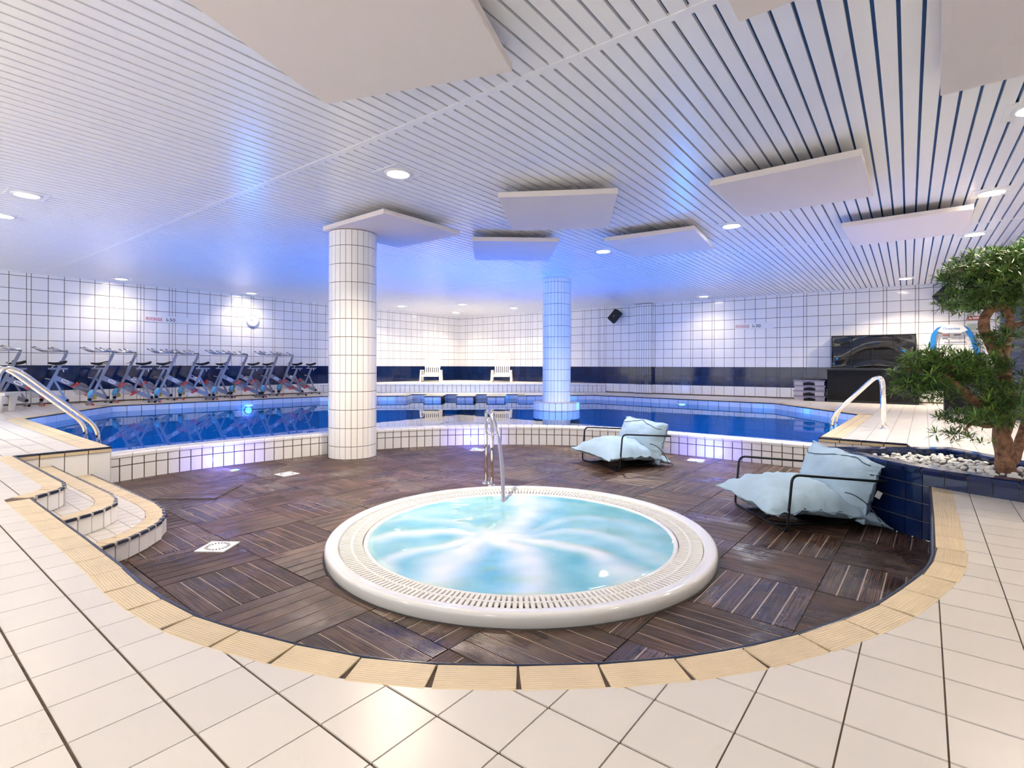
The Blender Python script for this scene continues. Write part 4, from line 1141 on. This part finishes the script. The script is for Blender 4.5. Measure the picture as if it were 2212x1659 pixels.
# ------------------------------------------------------------------ bean bag lounge chairs
def pillow(m, fn, nu=22, nv=22):            # fn(u, v, s) -> point; s = +1 upper skin, -1 lower skin
    for s in (1, -1):
        i0 = len(m.v)
        for j in range(nv + 1):
            for i in range(nu + 1): m.v.append(tuple(fn(-1 + 2 * i / nu, -1 + 2 * j / nv, s)))
        for j in range(nv):
            for i in range(nu):
                q = [i0 + j * (nu + 1) + i, i0 + j * (nu + 1) + i + 1, i0 + (j + 1) * (nu + 1) + i + 1, i0 + (j + 1) * (nu + 1) + i]
                m.f.append(q if s > 0 else q[::-1]); m.uv.append([(0, 0)] * 4); m.r.append(0)
def bag_chair(label, x, y, rz, seed):
    ch = empty('bean_bag_chair', (x, y, ZW), rz, label=label, category='chair', group='light blue bean bag chairs')
    r = .011; hw = .455
    m = MB(); m.tube(arc_pts([((.86, -hw, .42), 0), ((.045, -hw, .487), .07), ((.0, -hw, .011), .05), ((.0, hw, .011), .05), ((.045, hw, .487), .07), ((.86, hw, .42), 0)]), r, 10)
    m.build('front_frame', 'black_metal', ch, True)
    m = MB(); m.tube([(.86, -hw, .42), (.86, hw, .42)], r, 10); m.build('rear_crossbar', 'black_metal', ch, True)
    for s in (-1, 1):
        m = MB(); m.tube(arc_pts([((.86, s * .20, .42), 0), ((.74, s * .24, .011), .06), ((.02, s * .24, .011), 0)]), r, 10); m.build('rear_leg', 'black_metal', ch, True)
    m = MB(); m.grid(lambda u, v: (.04 + .62 * u, -.43 + .86 * v, .14 - .10 * math.sin(u * PI * .9) + .01), 8, 6); m.build('sling', 'black_plastic', ch)
    def wr(p, a=.010): return Vector((noise.noise(p * 7 + Vector((seed, 0, 0))), noise.noise(p * 7 + Vector((0, seed, 3))), noise.noise(p * 6 + Vector((4, 1, seed))))) * a + Vector((0, 0, noise.noise(p * 15 + Vector((seed, 2, 0))) * a * .5))
    def fold(u, v):                        # gathers near the long edges
        e = max(0, abs(v) - .45) / .55
        return .022 * e * math.sin(u * 21 + 2 * math.sin(v * 5) + seed)
    def seat(u, v, s):
        X = .36 + .55 * u * (1 - .10 * (1 - v * v)); Yv = .49 * v * (1 - .10 * (1 - u * u))
        zc = .205 - .02 * u - .11 * max(0, u) ** 1.6 - .035 * (1 - v) * .5 - .07 * max(0, -u - .55) + .04 * (1 - v * v) * (1 - u * u)
        th = (max(0, 1 - abs(u) ** 2.4) ** .55) * (max(0, 1 - abs(v) ** 2.6) ** .55)
        p = Vector((X, Yv, zc + s * (.155 if s > 0 else .115) * th + fold(u, v) * (s > 0)))
        return p + wr(p, .022)
    m = MB(); pillow(m, seat); st = m.build('seat_cushion', 'bag_fabric', ch, True)
    def back(u, v, s):                     # u across, v up
        lean = .12 * (v + 1) * .5
        X0 = .70 + lean - .06 * (1 - v) * .3; Yu = .475 * u * (1 - .08 * (1 - v * v)) * (1 + .03 * v); Z = .315 + .285 * v * (1 - .10 * (1 - u * u)) + .035 * (1 - u * u) * max(0, v) + .02 * u * v
        th = (max(0, 1 - abs(u) ** 2.6) ** .55) * (max(0, 1 - abs(v) ** 2.2) ** .55)
        p = Vector((X0 - s * (.225 if s > 0 else .15) * th * (1 + .25 * (-v) * (v < 0)), Yu, Z + fold(v, u) * .8))
        return p + wr(p, .022)
    m = MB(); pillow(m, back); m.f = [f[::-1] for f in m.f]; bk = m.build('back_cushion', 'bag_fabric', ch, True)
    # piped seams round both cushions
    def rim(fn, e=.985):
        q = [(-e + 2 * e * i / 14, -e) for i in range(15)] + [(e, -e + 2 * e * i / 14) for i in range(1, 15)] + [(e - 2 * e * i / 14, e) for i in range(1, 15)] + [(-e, e - 2 * e * i / 14) for i in range(1, 15)]
        return [(fn(u, v, 1) + fn(u, v, -1)) * .5 for u, v in q]
    m = MB(); m.tube(rim(seat), .0075, 6); m.build('piping', 'bag_fabric', st, True)
    m = MB(); m.tube(rim(back), .0075, 6); m.build('piping', 'bag_fabric', bk, True)
    m = MB(); m.tube([Vector((.50 + .34 * t, -.455 - .03 * math.sin(t * PI), .335 - .30 * t ** 1.7)) for t in [i / 12 for i in range(13)]], .0050, 6); m.build('dark_seam', 'piping', st, True)
    m = MB(); m.tube([back(-.92 + 1.84 * i / 16, .86 - .10 * math.cos(i / 16 * PI * 2 + seed), 1) + Vector((-.004, 0, 0)) for i in range(17)], .0045, 6); m.build('dark_seam', 'piping', bk, True)
    m = MB(); m.box((.83, -.41, .30), (.05, .004, .06), Matrix.Rotation(.5, 3, 'Y')); m.build('care_tag', 'sign_white', bk)
bag_chair('light blue bean bag chair in front, against the navy planter', 2.28, 4.83, math.radians(3), 1.3)
bag_chair('light blue bean bag chair farther back, near the curved pool wall', 1.235, 7.335, math.radians(25), 6.1)

# ------------------------------------------------------------------ pool ladders
def ladder(label, pts_fn, rails, prof):
    o = pts_fn(rails[0], prof[0][0], 0)
    ld = empty('pool_ladder', o, label=label, category='ladder')
    for r in rails:
        path = arc_pts([((pts_fn(r, s, z) - o), rad) for s, z, rad in prof], 9)
        m = MB(); m.tube(path, .026, 14); m.build('rail', 'chrome', ld, True)
        f = pts_fn(r, prof[0][0], 0) - o
        m = MB(); m.lathe([(0, .016), (.03, .016), (.042, .004), (.042, 0)], 20, (f.x, f.y, 0)); m.build('flange', 'chrome', ld, True)
    for k in range(2):
        z = -.30 - .25 * k; A = pts_fn(rails[0], prof[-1][0], z) - o; B = pts_fn(rails[1], prof[-1][0], z) - o
        m = MB(); m.tube([A, B], .022, 8); m.build('rung', 'chrome', ld, True)
ladder('polished steel pool ladder rails on the right deck', lambda r, s, z: ab(s, r, z), (9.84, 10.40), [(-.42, 0, 0), (-.44, .90, .27), (-1.09, .17, .14), (-1.13, -.7, 0)])
ladder('polished steel pool ladder rails at the left edge', lambda r, s, z: ab(r, s, z), (-9.07, -8.50), [(1.10, 0, 0), (1.16, 1.05, .34), (2.09, .14, .14), (2.14, -.7, 0)])

# ------------------------------------------------------------------ aqua bikes along the left wall
def make_bike():
    bk = empty('aqua_bike', (0, 0, 0))
    def bar(m, A, B, w, h):
        A, B = Vector(A), Vector(B); d = B - A; q = d.to_track_quat('X', 'Z').to_matrix(); m.box((A + B) / 2, (d.length, w, h), q)
    m = MB(); bar(m, (.70, 0, .06), (.24, 0, 1.20), .045, .06); m.build('handlebar_post', 'steel_grey', bk)
    m = MB(); bar(m, (.24, 0, 1.20), (.215, 0, 1.285), .036, .046); m.build('post_extension', 'steel_grey', bk)
    hb = MB(); hb.tube([(.215, 0, 1.285), (.66, 0, 1.275)], .024, 8)
    for yy, x0 in ((-.20, .30), (.20, .30), (-.16, .62), (.16, .62), (-.07, .62), (.07, .62)):
        if x0 < .5: hb.tube(arc_pts([((.30, 0, 1.28), 0), ((.34, yy, 1.285), .04), ((.50, yy, 1.345), 0)], 3), .018, 7)
        else: hb.tube(arc_pts([((.60, 0, 1.275), 0), ((.66, yy, 1.275), .04), ((.80, yy, 1.35), 0)], 3), .018, 7)
    hbar = hb.build('handlebar', 'steel_bright', bk, True)
    for yy, x in ((-.16, .80), (.16, .80), (-.20, .50), (.20, .50)):
        m = MB(); m.tube([(x, yy, 1.352 if x > .6 else 1.345), (x + .045, yy, 1.372 if x > .6 else 1.362)], .015, 8); m.build('grip', 'steel_grey', hbar)
    m = MB(); bar(m, (.45, 0, .655), (.02, 0, .415), .05, .11); bm = m.build('main_beam', 'steel_grey', bk)
    for sd in (-1, 1):
        lg = MB(); q = Vector((-.43, 0, -.24)).normalized().to_track_quat('X', 'Z').to_matrix(); n = 20
        lg.face([q @ Vector((.085 * math.cos(2 * PI * k / n), 0, .042 * math.sin(2 * PI * k / n))) + Vector((.26, sd * .027, .55)) for k in range(n)][::-sd]); lg.build('logo_plate', 'sign_white', bm)
        l2 = MB()
        for w in range(3): l2.box(Vector((.26 - .030 * (w - 1) * 1.0, sd * .0285, .55 - .018 * (w - 1))), (.016, .002, .030), Matrix.Rotation(.5, 3, 'Y'))
        l2.build('logo_mark', 'sign_black', bm)
    m = MB(); bar(m, (.05, 0, .42), (-.58, 0, .12), .05, .10); m.build('lower_beam', 'steel_grey', bk)
    m = MB(); bar(m, (-.20, 0, .36), (-.415, 0, .845), .040, .050); m.build('seat_post', 'steel_grey', bk)
    m = MB(); bar(m, (-.34, 0, .62), (-.55, 0, .15), .034, .04); st = m.build('rear_strut', 'steel_grey', bk)
    for k in range(6):
        t = .15 + .12 * k; m = MB(); m.box((-.34 - .21 * t, -.0185, .62 - .47 * t), (.012, .003, .012)); m.build('hole', 'black_plastic', st)
    m = MB(); bar(m, (-.24, 0, .865), (-.58, 0, .860), .045, .038); m.build('seat_rail', 'steel_grey', bk)
    m = MB(); m.tube(arc_pts([((-.30, 0, .875), 0), ((-.33, 0, .93), .03), ((-.42, 0, .955), 0)], 3), .011, 7); m.build('saddle_clamp', 'chrome', bk, True)
    sd = MB()
    def saddle(u, v):
        x = -.22 - .36 * u; w = .022 + .085 * max(0, (u - .30) / .7) ** 1.3 if u > .3 else .022 + .004 * u
        a = v * 2 * PI; zc = 1.0 - .030 * math.sin(u * PI * .9) + .045 * u ** 2
        e = math.sin(min(1, u * 9) * PI / 2) * math.sin(min(1, (1 - u) * 9) * PI / 2)
        return (x, w * math.cos(a) * e, zc + (.022 + .018 * u) * math.sin(a) * e)
    sd.grid(lambda v, u: saddle(u, v), 12, 14, True); sd.build('saddle', 'black_plastic', bk, True)
    m = MB(); m.tube([(-.50, 0, .86), (-.51, 0, .79)], .012, 7); m.build('rail_knob', 'white_bar', bk)
    for p, d in (((.44, 0, .98), (-.11, -.01, .05)), ((-.28, 0, .62), (.12, -.02, .03))):
        m = MB(); m.tube([p, Vector(p) + Vector(d)], .008, 7); kb = m.build('adjust_pin', 'chrome', bk)
        m = MB(); m.lathe([(0, .022), (.026, .016), (.026, -.016), (0, -.022)], 10, tuple(Vector(p) + Vector(d))); m.build('knob', 'black_plastic', kb, True)
    for x in (.70, -.56):
        m = MB(); bar(m, (x, -.24, .045), (x, .24, .045), .05, .035); ft = m.build('foot_bar', 'steel_grey', bk)
        for yy in (-.24, .24):
            w = MB(); w.tube([(x - .025, yy, .0), (x - .025, yy, .045)], .026, 10); w.build('foot_cap', 'black_plastic' if x < 0 else 'red_plastic', ft)
    for x, z in ((.685, .13), (-.575, .13)):
        m = MB(); m.tube([(x, -.045, z), (x, .045, z)], .032, 12); m.build('hub_cap', 'black_plastic', bk)
    m = MB(); bar(m, (-.40, -.03, .055), (-.80, -.03, .055), .05, .022); m.build('stabiliser', 'steel_grey', bk)
    # crank, flexible clear paddle cover, pedals with straps
    m = MB(); m.grid(lambda u, v: (-.05 + (.16 + .02 * math.sin(u * 40)) * math.cos(u * 2 * PI) * math.sin(v * PI), (.10) * math.cos(v * PI), .36 + (.15 + .015 * math.sin(u * 31)) * math.sin(u * 2 * PI) * math.sin(v * PI)), 20, 8, True)
    m.build('paddle_cover', 'clear_plastic', bk, True)
    m = MB(); bar(m, (-.17, -.12, .28), (.07, .12, .45), .02, .02); m.build('crank', 'chrome', bk)
    for s, x, z in ((-1, -.19, .27), (1, .09, .46), (-1, .10, .44), (1, -.16, .25)):
        m = MB(); m.box((x, s * .15, z), (.16, .10, .030), Matrix.Rotation(.5 * s, 3, 'Y')); pd = m.build('pedal', 'red_plastic', bk)
        m = MB(); m.tube(arc_pts([((x - .03, s * .11, z), 0), ((x - .03, s * .11, z + .07), .03), ((x - .03, s * .19, z + .07), .03), ((x - .03, s * .19, z), 0)], 3), .012, 6); m.build('strap', 'red_plastic', pd)
    sh = MB(); sh.grid(lambda u, v: (.65 + .16 * (v - .5), -.05 + .08 * math.cos(u * 2 * PI) * math.sin(v * PI) ** .5, .26 + .10 * math.sin(u * 2 * PI) * math.sin(v * PI) ** .5 - .08 * (v - .5)), 12, 6, True)
    so = sh.build('foot_sleeve', 'blue_rubber', bk, True)
    m = MB(); m.box((.65, -.05, .235), (.03, .13, .10)); m.build('sleeve_strap', 'black_plastic', so)
    m = MB(); m.box((.57, -.10, .18), (.08, .03, .10), Matrix.Rotation(.2, 3, 'Y')); m.build('sleeve_tab', 'yellow_rubber', so)
    return bk
proto = make_bike()
ords = ['first', 'second', 'third', 'fourth', 'fifth', 'sixth', 'seventh', 'eighth', 'ninth', 'tenth', 'eleventh']
brz = math.atan2(DL.y, DL.x)
bikes = [(35, .50), (124, 1.15), (214, .50), (310, 1.15), (353, .50), (437, 1.15), (479, .50), (547, 1.15), (578, .50), (641, 1.05), (671, .50)]
for k, (px, off) in enumerate(bikes):
    O = COR + NL * off; t = wall_t(px, O, DL); s = O + DL * t            # saddle position
    c = s + DL * .40
    o = proto if k == 0 else copy_tree(proto)
    o.location = (c.x, c.y, 0); o.rotation_euler = (0, 0, brz)
    o['label'] = 'grey aqua bike with black saddle, %s from the left along the tiled wall' % ords[k]; o['category'] = 'exercise bike'; o['group'] = 'aqua bikes along the left wall'

# ------------------------------------------------------------------ white plastic loungers on the platform
def lounger(label, p, rz, hb):
    r = empty('plastic_lounger', p, rz, label=label, category='lounge chair')
    W2 = .36
    m = MB(); m.box((0, .19, .27), (.64, .68, .035)); st = m.build('seat', 'white_plastic', r)
    m = MB(); m.box((0, -.16, .245), (.66, .05, .07)); m.build('front_apron', 'white_plastic', r)
    tilt = .30
    for k in range(8):
        m = MB(); m.box(Vector((-.28 + k * .08, .50 + math.sin(tilt) * hb / 2, .30 + hb / 2 * math.cos(tilt))), (.052, .024, hb), Matrix.Rotation(-tilt, 3, 'X')); m.build('back_slat', 'white_plastic', r)
    for z in (.03, hb - .03, hb * .55):
        m = MB(); m.box(Vector((0, .50 + math.sin(tilt) * z, .30 + z * math.cos(tilt))), (.64, .030, .085 if z < .1 else .10), Matrix.Rotation(-tilt, 3, 'X')); m.build('back_rail', 'white_plastic', r)
    for s in (-1, 1):
        m = MB(); m.box((s * (W2 + .015), .20, .46), (.075, .56, .035)); m.build('armrest', 'white_plastic', r)
        for y in (-.12, .50):
            m = MB(); m.tube([(s * (W2 + .03), y - .03, 0), (s * (W2 + .01), y, .45)], [.045, .036], 8); m.build('leg', 'white_plastic', r)
        m = MB(); m.box((s * (W2 + .03), .17, .03), (.05, .66, .05)); m.build('foot_runner', 'white_plastic', r)
l1 = at(929, 825.3, PT); l2 = at(1083, 825.8, PT)
lounger('white plastic lounger with the lower back, left on the platform', l1 + Vector((0, .15, 0)), .02, .62)
lounger('white plastic lounger with the taller back, right on the platform', l2 + Vector((0, .15, 0)), -.04, .86)
# white lounger end cut off at the left edge
wb = empty('white_bench', at(2, 889, 0), math.radians(20), label='white plastic lounger end cut off by the left edge', category='lounge chair')
m = MB(); m.box((-.45, 0, .36), (1.3, .62, .05)); m.build('seat', 'white_plastic', wb)
for x in (.06, -.9):
    for y in (-.24, .24):
        m = MB(); m.tube([(x, y, 0), (x + .04, y, .34)], [.05, .08], 8); lg = m.build('leg', 'white_plastic', wb)
m = MB(); m.tube([(.06, -.31, .26), (.06, -.34, .26)], .04, 10); m.build('wheel', 'black_plastic', wb)

# ------------------------------------------------------------------ things on the walls
def on_wall(px, py, O, D, N, off=.02):
    t = wall_t(px, O, D); p = O + D * t; v = ray(px, py)[1]
    return Vector((p.x + N.x * off, p.y + N.y * off, CAMH - v * p.y))
def text_mesh(txt, size, matname, name='lettering'):
    cu = bpy.data.curves.new('txt', 'FONT'); cu.body = txt; cu.size = size; cu.extrude = .001; cu.align_x = 'LEFT'
    o = bpy.data.objects.new('txt', cu); COL.objects.link(o)
    bpy.context.view_layer.update()
    me = bpy.data.meshes.new_from_object(o.evaluated_get(bpy.context.evaluated_depsgraph_get())); bpy.data.objects.remove(o); bpy.data.curves.remove(cu)
    me.name = name; me.materials.clear(); me.materials.append(MATS[matname])
    return me
def sign(label, pxl, pxr, pyc, O, D, N, num, flip):
    A = on_wall(pxl, pyc, O, D, N); B = on_wall(pxr, pyc, O, D, N); c = (A + B) / 2; c.z = on_wall((pxl + pxr) / 2, pyc, O, D, N).z
    L = (Vector(v2(B)) - Vector(v2(A))).length
    x = Vector((B.x - A.x, B.y - A.y, 0)).normalized()
    s = empty('depth_sign', c, math.atan2(x.y, x.x), label=label, category='sign')
    m = MB(); m.box((0, 0, 0), (L, .010, L * .158)); m.build('board', 'sign_white', s)
    h = L * .125
    for txt, sz, mt, xx, zz, sx in (('PROFONDEUR.', h * .95, 'sign_red', -L * .485, -h * .36, .70), ('1', h * .98, 'sign_black', -L * .055, -h * .36, 1.0), ('M', h * .52, 'sign_black', -L * .015, -h * .36, 1.0), (num, h * .98, 'sign_black', L * .035, -h * .36, 1.15)):
        me = text_mesh(txt, sz, mt)
        if txt.startswith('P'):
            w = max(v.co.x for v in me.vertices); sx = L * .37 / w
        link('lettering', me, s, (xx, -.0065, zz), (PI / 2, 0, 0), (sx, 1, 1))
sign('white depth sign reading PROFONDEUR 1M50 on the left wall', 312.5, 408, 690.5, COR, DL, NL, '50', False)
sign('white depth sign reading PROFONDEUR 1M30 on the back wall', 1588, 1671, 704, COR, DR, NR, '30', False)
# clock
cp = on_wall(544, 692, COR, DL, NL, .035); cr = .185
ck = empty('wall_clock', cp, math.atan2(-DL.y, -DL.x), label='round white wall clock on the left wall', category='clock')
def upright(m): m.v = [(v[0], -v[2], v[1]) for v in m.v]; return m
m = MB(); m.lathe([(cr, -.03), (cr + .008, .0), (cr, .028), (cr - .018, .030), (cr - .022, .018)], 36); upright(m).build('case', 'white_metal', ck, True)
m = MB(); m.lathe([(0, .016), (cr - .02, .016)], 36); upright(m).build('dial', 'sign_white', ck)
for L_, an, w in ((.085, 2.95, .010), (.125, 1.62, .007)):
    m = MB(); m.box((math.cos(an) * L_ / 2, -.022, math.sin(an) * L_ / 2), (L_, .003, w), Matrix.Rotation(-an, 3, 'Y')); m.build('hand', 'steel_grey', ck)
for k in range(12):
    an = k * PI / 6; m = MB(); m.box((math.cos(an) * .142, -.018, math.sin(an) * .142), (.022, .002, .005), Matrix.Rotation(-an, 3, 'Y')); m.build('hour_mark', 'steel_grey', ck)
# loudspeakers
def speaker(label, px, py, yaw, s=1.0):
    p = on_wall(px, py, COR, DR, NR, .25)
    sp = empty('wall_speaker', p, math.atan2(DR.y, DR.x), label=label, category='loudspeaker')
    R3 = Matrix.Rotation(.75, 3, 'Y') @ Matrix.Rotation(.0, 3, 'Z')
    m = MB(); w, d, h = .30 * s, .24 * s, .44 * s
    fr = [(-w / 2, -d / 2), (w / 2, -d / 2), (w * .36, d / 2), (-w * .36, d / 2)]
    P = [Vector((x, y, z)) for z in (-h / 2, h / 2) for x, y in fr]; P = [R3 @ q for q in P]
    for q in ((3, 2, 1, 0), (4, 5, 6, 7), (0, 1, 5, 4), (1, 2, 6, 5), (2, 3, 7, 6), (3, 0, 4, 7)): m.face([P[i] for i in q])
    m.build('cabinet', 'black_plastic', sp)
    m = MB(); m.box(R3 @ Vector((0, -d / 2 - .004, 0)), (w * .92, .008, h * .94), R3); m.build('grille', 'black_metal', sp)
    m = MB(); m.lathe([(0, .003), (.014, .002), (.016, 0)], 14); m.v = [tuple(R3 @ Vector((v[0], -v[2] - d / 2 - .009, v[1])) ) for v in m.v]; m.build('badge', 'sign_white', sp)
    m = MB(); m.tube([R3 @ Vector((0, d / 2, 0)), Vector((0, .22, .10)), Vector((0, .235, .10))], .018, 8); m.build('bracket', 'black_metal', sp)
speaker('black loudspeaker tilted on the back wall beside the pilaster', 1335.5, 684.5, 0)
speaker('black loudspeaker half hidden by the tree crown', 2040, 637, 0, 1.05)
# black stretched film screen and cabinet below it
def slab_on(pxl, pxr, O, D, N, off):
    A = O + D * wall_t(pxl, O + N * off, D) ; B = O + D * wall_t(pxr, O + N * off, D)
    return A + N * off, B + N * off
A, B = slab_on(1796, 1979, COR, DR, NR, .35); L = (B - A).length; rz = math.atan2(DR.y, DR.x)
zt = CAMH - ray(1888, 724)[1] * ((A.y + B.y) / 2); zb = CAMH - ray(1888, 796)[1] * ((A.y + B.y) / 2)
fs = empty('film_screen', ((A.x + B.x) / 2, (A.y + B.y) / 2, zb), rz, label='black framed screen of shiny wrinkled film above the black cabinet', category='screen')
H = zt - zb
m = MB()
def film(u, v):
    x = -L / 2 + .02 + (L - .04) * u; z = .02 + (H - .04) * v; e = math.sin(u * PI) ** .4 * math.sin(v * PI) ** .4
    return (x, -.01 + .11 * e * (.55 * noise.noise((u * 3.4, v * 1.5, 2)) + .35 * math.sin(v * 8 + 2.2 * math.cos(u * 5.5)) + .2 * math.cos(u * 9 - v * 3)), z)
m.grid(film, 72, 36); m.build('film', 'black_gloss', fs, True)
fr = MB()
for (cx_, cz, w, h) in ((0, H - .012, L, .024), (0, .012, L, .024), (-L / 2 + .012, H / 2, .024, H), (L / 2 - .012, H / 2, .024, H)): fr.box((cx_, -.02, cz), (w, .05, h))
fr.build('frame', 'black_metal', fs)
for k in range(1, 4):
    m = MB(); m.box((-L / 2 + L * k / 4, -.038, H / 2), (.016, .012, H)); m.build('frame_bar', 'black_metal', fs)
for k in range(1, 3):
    m = MB(); m.box((0, -.036, H * k / 3), (L, .010, .014)); m.build('frame_bar', 'black_metal', fs)
m = MB(); m.box((0, .16, H / 2), (L, .3, H * .98)); m.build('backing', 'black_plastic', fs)
A, B = slab_on(1787, 1985, COR, DR, NR, 1.0); L = (B - A).length
cb = empty('black_cabinet', ((A.x + B.x) / 2, (A.y + B.y) / 2, 0), rz, label='wide black ribbed cabinet on the floor under the film screen', category='cabinet')
m = MB(); m.box((0, .44, .43), (L, .86, .86)); m.build('body', 'black_plastic', cb)
m = MB(); m.box((0, .42, .875), (L + .02, .90, .03)); m.build('lid', 'black_metal', cb)
nr = 60
for k in range(nr):
    m_ = link('rib', unit('black_plastic'), cb, (-L / 2 + L * (k + .5) / nr, .004, .45), None, (L / nr * .5, .016, .80))
m = MB(); m.box((0, .02, .03), (L, .06, .06)); m.build('plinth', 'black_metal', cb)
# stack of aerobic steps
zz = 0
for k in range(4):
    A, B = slab_on(1718, 1785, COR, DR, NR, .85); c = (A + B) / 2; L = (B - A).length
    if k == 3: pass
    sp = empty('aerobic_step', (c.x - (.035 if k % 2 else .02), c.y + .02, k * .146), rz, label='grey and purple aerobic step, %s in the stack by the black cabinet' % ('lowest', 'second from the bottom', 'third from the bottom', 'topmost')[k], category='step', group='stacked aerobic steps')
    m = MB(); m.box((0, .2, .124), (L + .03, .42, .034)); m.build('top', 'step_purple', sp)
    for s in (-1, 1):
        m = MB(); m.box((s * L * .34, .2, .053), (L * .30, .40, .106)); m.build('foot', 'step_grey', sp)
    arch = MB()
    pts = [(-L * .19, .106), (-L * .19, .062)] + [(-L * .14 + L * .28 * t, .062 + .03 * math.sin(t * PI)) for t in [i / 8 for i in range(9)]] + [(L * .19, .062), (L * .19, .106)]
    arch.face([(x, -.002, z) for x, z in pts]); arch.build('arch', 'step_purple', sp)
    m = MB(); m.box((0, .2, .05), (L * .38, .36, .10)); m.build('hollow', 'black_plastic', sp)
# black trunk right
A = at(2040, 893, 0); tk = empty('storage_box', (A.x, A.y, 0), math.atan2(E1.y, E1.x), label='black box with rounded corners on the right deck behind the tree', category='box')
def rbox(m, c, s, r, n=4):
    x, y = s[0] / 2 - r, s[1] / 2 - r; pts = []
    for cx_, cy_, a0 in ((x, y, 0), (-x, y, PI / 2), (-x, -y, PI), (x, -y, 1.5 * PI)):
        for k in range(n + 1): an = a0 + PI / 2 * k / n; pts.append((c[0] + cx_ + r * math.cos(an), c[1] + cy_ + r * math.sin(an)))
    m.prism(pts, c[2] - s[2] / 2, c[2] + s[2] / 2, bottom=True)
m = MB(); rbox(m, (.52, .28, .44), (1.04, .60, .80), .06); m.build('body', 'black_plastic', tk)
m = MB(); rbox(m, (.52, .28, .855), (1.08, .64, .05), .06); m.build('lid', 'black_metal', tk)
m = MB(); rbox(m, (.52, .28, .02), (.98, .54, .04), .05); m.build('base', 'black_metal', tk)
# hose station
hp = on_wall(2056, 745, COR, DR, NR, .05); hs = empty('hose_station', hp, rz, label='white wall holder with coiled blue hose on the back wall', category='hose holder')
m = MB(); pts = [(-.30, .36), (-.19, .50), (0, .53), (.19, .50), (.30, .36), (.18, .30), (-.18, .30)]
m.face([(x, -.12, z) for x, z in pts]); n_ = len(pts)
for i in range(n_): a_, b_ = pts[i], pts[(i + 1) % n_]; m.face([(a_[0], .04, a_[1]), (b_[0], .04, b_[1]), (b_[0], -.12, b_[1]), (a_[0], -.12, a_[1])])
m.build('holder', 'sign_white', hs)
me = text_mesh('Oceanbay', .085, 'hose_blue'); link('lettering', me, hs, (-.19, -.124, .385), (PI / 2, 0, 0))
m = MB(); m.box((-.30, .0, .05), (.05, .04, .62)); m.box((.34, .0, .02), (.08, .04, .66), Matrix.Rotation(-.22, 3, 'Y')); m.build('side_rail', 'sign_white', hs)
for k in range(6):
    o_ = .018 * k
    m = MB(); m.tube(smooth_path([(-.42 + o_, -.08 - .01 * (k % 2), -.65 + .05 * k), (-.44 + o_, -.08, -.2), (-.42 + o_, -.09, .22), (-.33 + o_, -.09, .40), (-.23, -.10, .46 - o_ * .3), (0, -.09, .44 - o_ * .3), (.23, -.10, .46 - o_ * .3), (.34 - o_, -.09, .36), (.46 - o_, -.09, .08), (.52 - o_, -.08, -.3), (.50 - o_, -.08, -.62)], 5), .0125, 7); m.build('hose', 'hose_blue', hs, True)
m = MB(); m.tube([(-.2, -.05, .16), (.2, -.05, .16)], .016, 8); pp = m.build('pipe', 'chrome', hs, True)
for x, mt in ((-.12, 'notice_red'), (.10, 'black_plastic')):
    m = MB(); m.tube([(x, -.05, .16), (x, -.05, .24)], .010, 7); tap = m.build('tap', 'chrome', hs)
    m = MB(); m.box((x, -.05, .25), (.14, .03, .02)); m.build('lever', mt, tap)
np_ = on_wall(2101.5, 707, COR, DR, NR, .015); nt_ = empty('wall_notice', np_, rz, label='small pale green notice on the wall behind the tree', category='sign')
m = MB(); m.box((0, 0, 0), (.24, .008, .19)); m.build('plate', 'notice_green', nt_)
for k in range(5):
    m = MB(); m.box((-.01, -.0052, .065 - k * .028), (.15 - .02 * (k % 2), .001, .008)); m.build('text_line', 'steel_grey', nt_)
m = MB(); m.box((.075, -.0052, -.05), (.04, .001, .03)); m.build('mark', 'sign_black', nt_)
np_ = on_wall(2104, 687, COR, DR, NR, .015); nt_ = empty('wall_notice', np_, rz, label='small red notice on the wall partly hidden by leaves', category='sign')
m = MB(); m.box((0, 0, 0), (.26, .008, .10)); m.build('plate', 'notice_red', nt_)
m = MB(); m.box((0, -.005, 0), (.20, .001, .04)); m.build('band', 'sign_white', nt_)
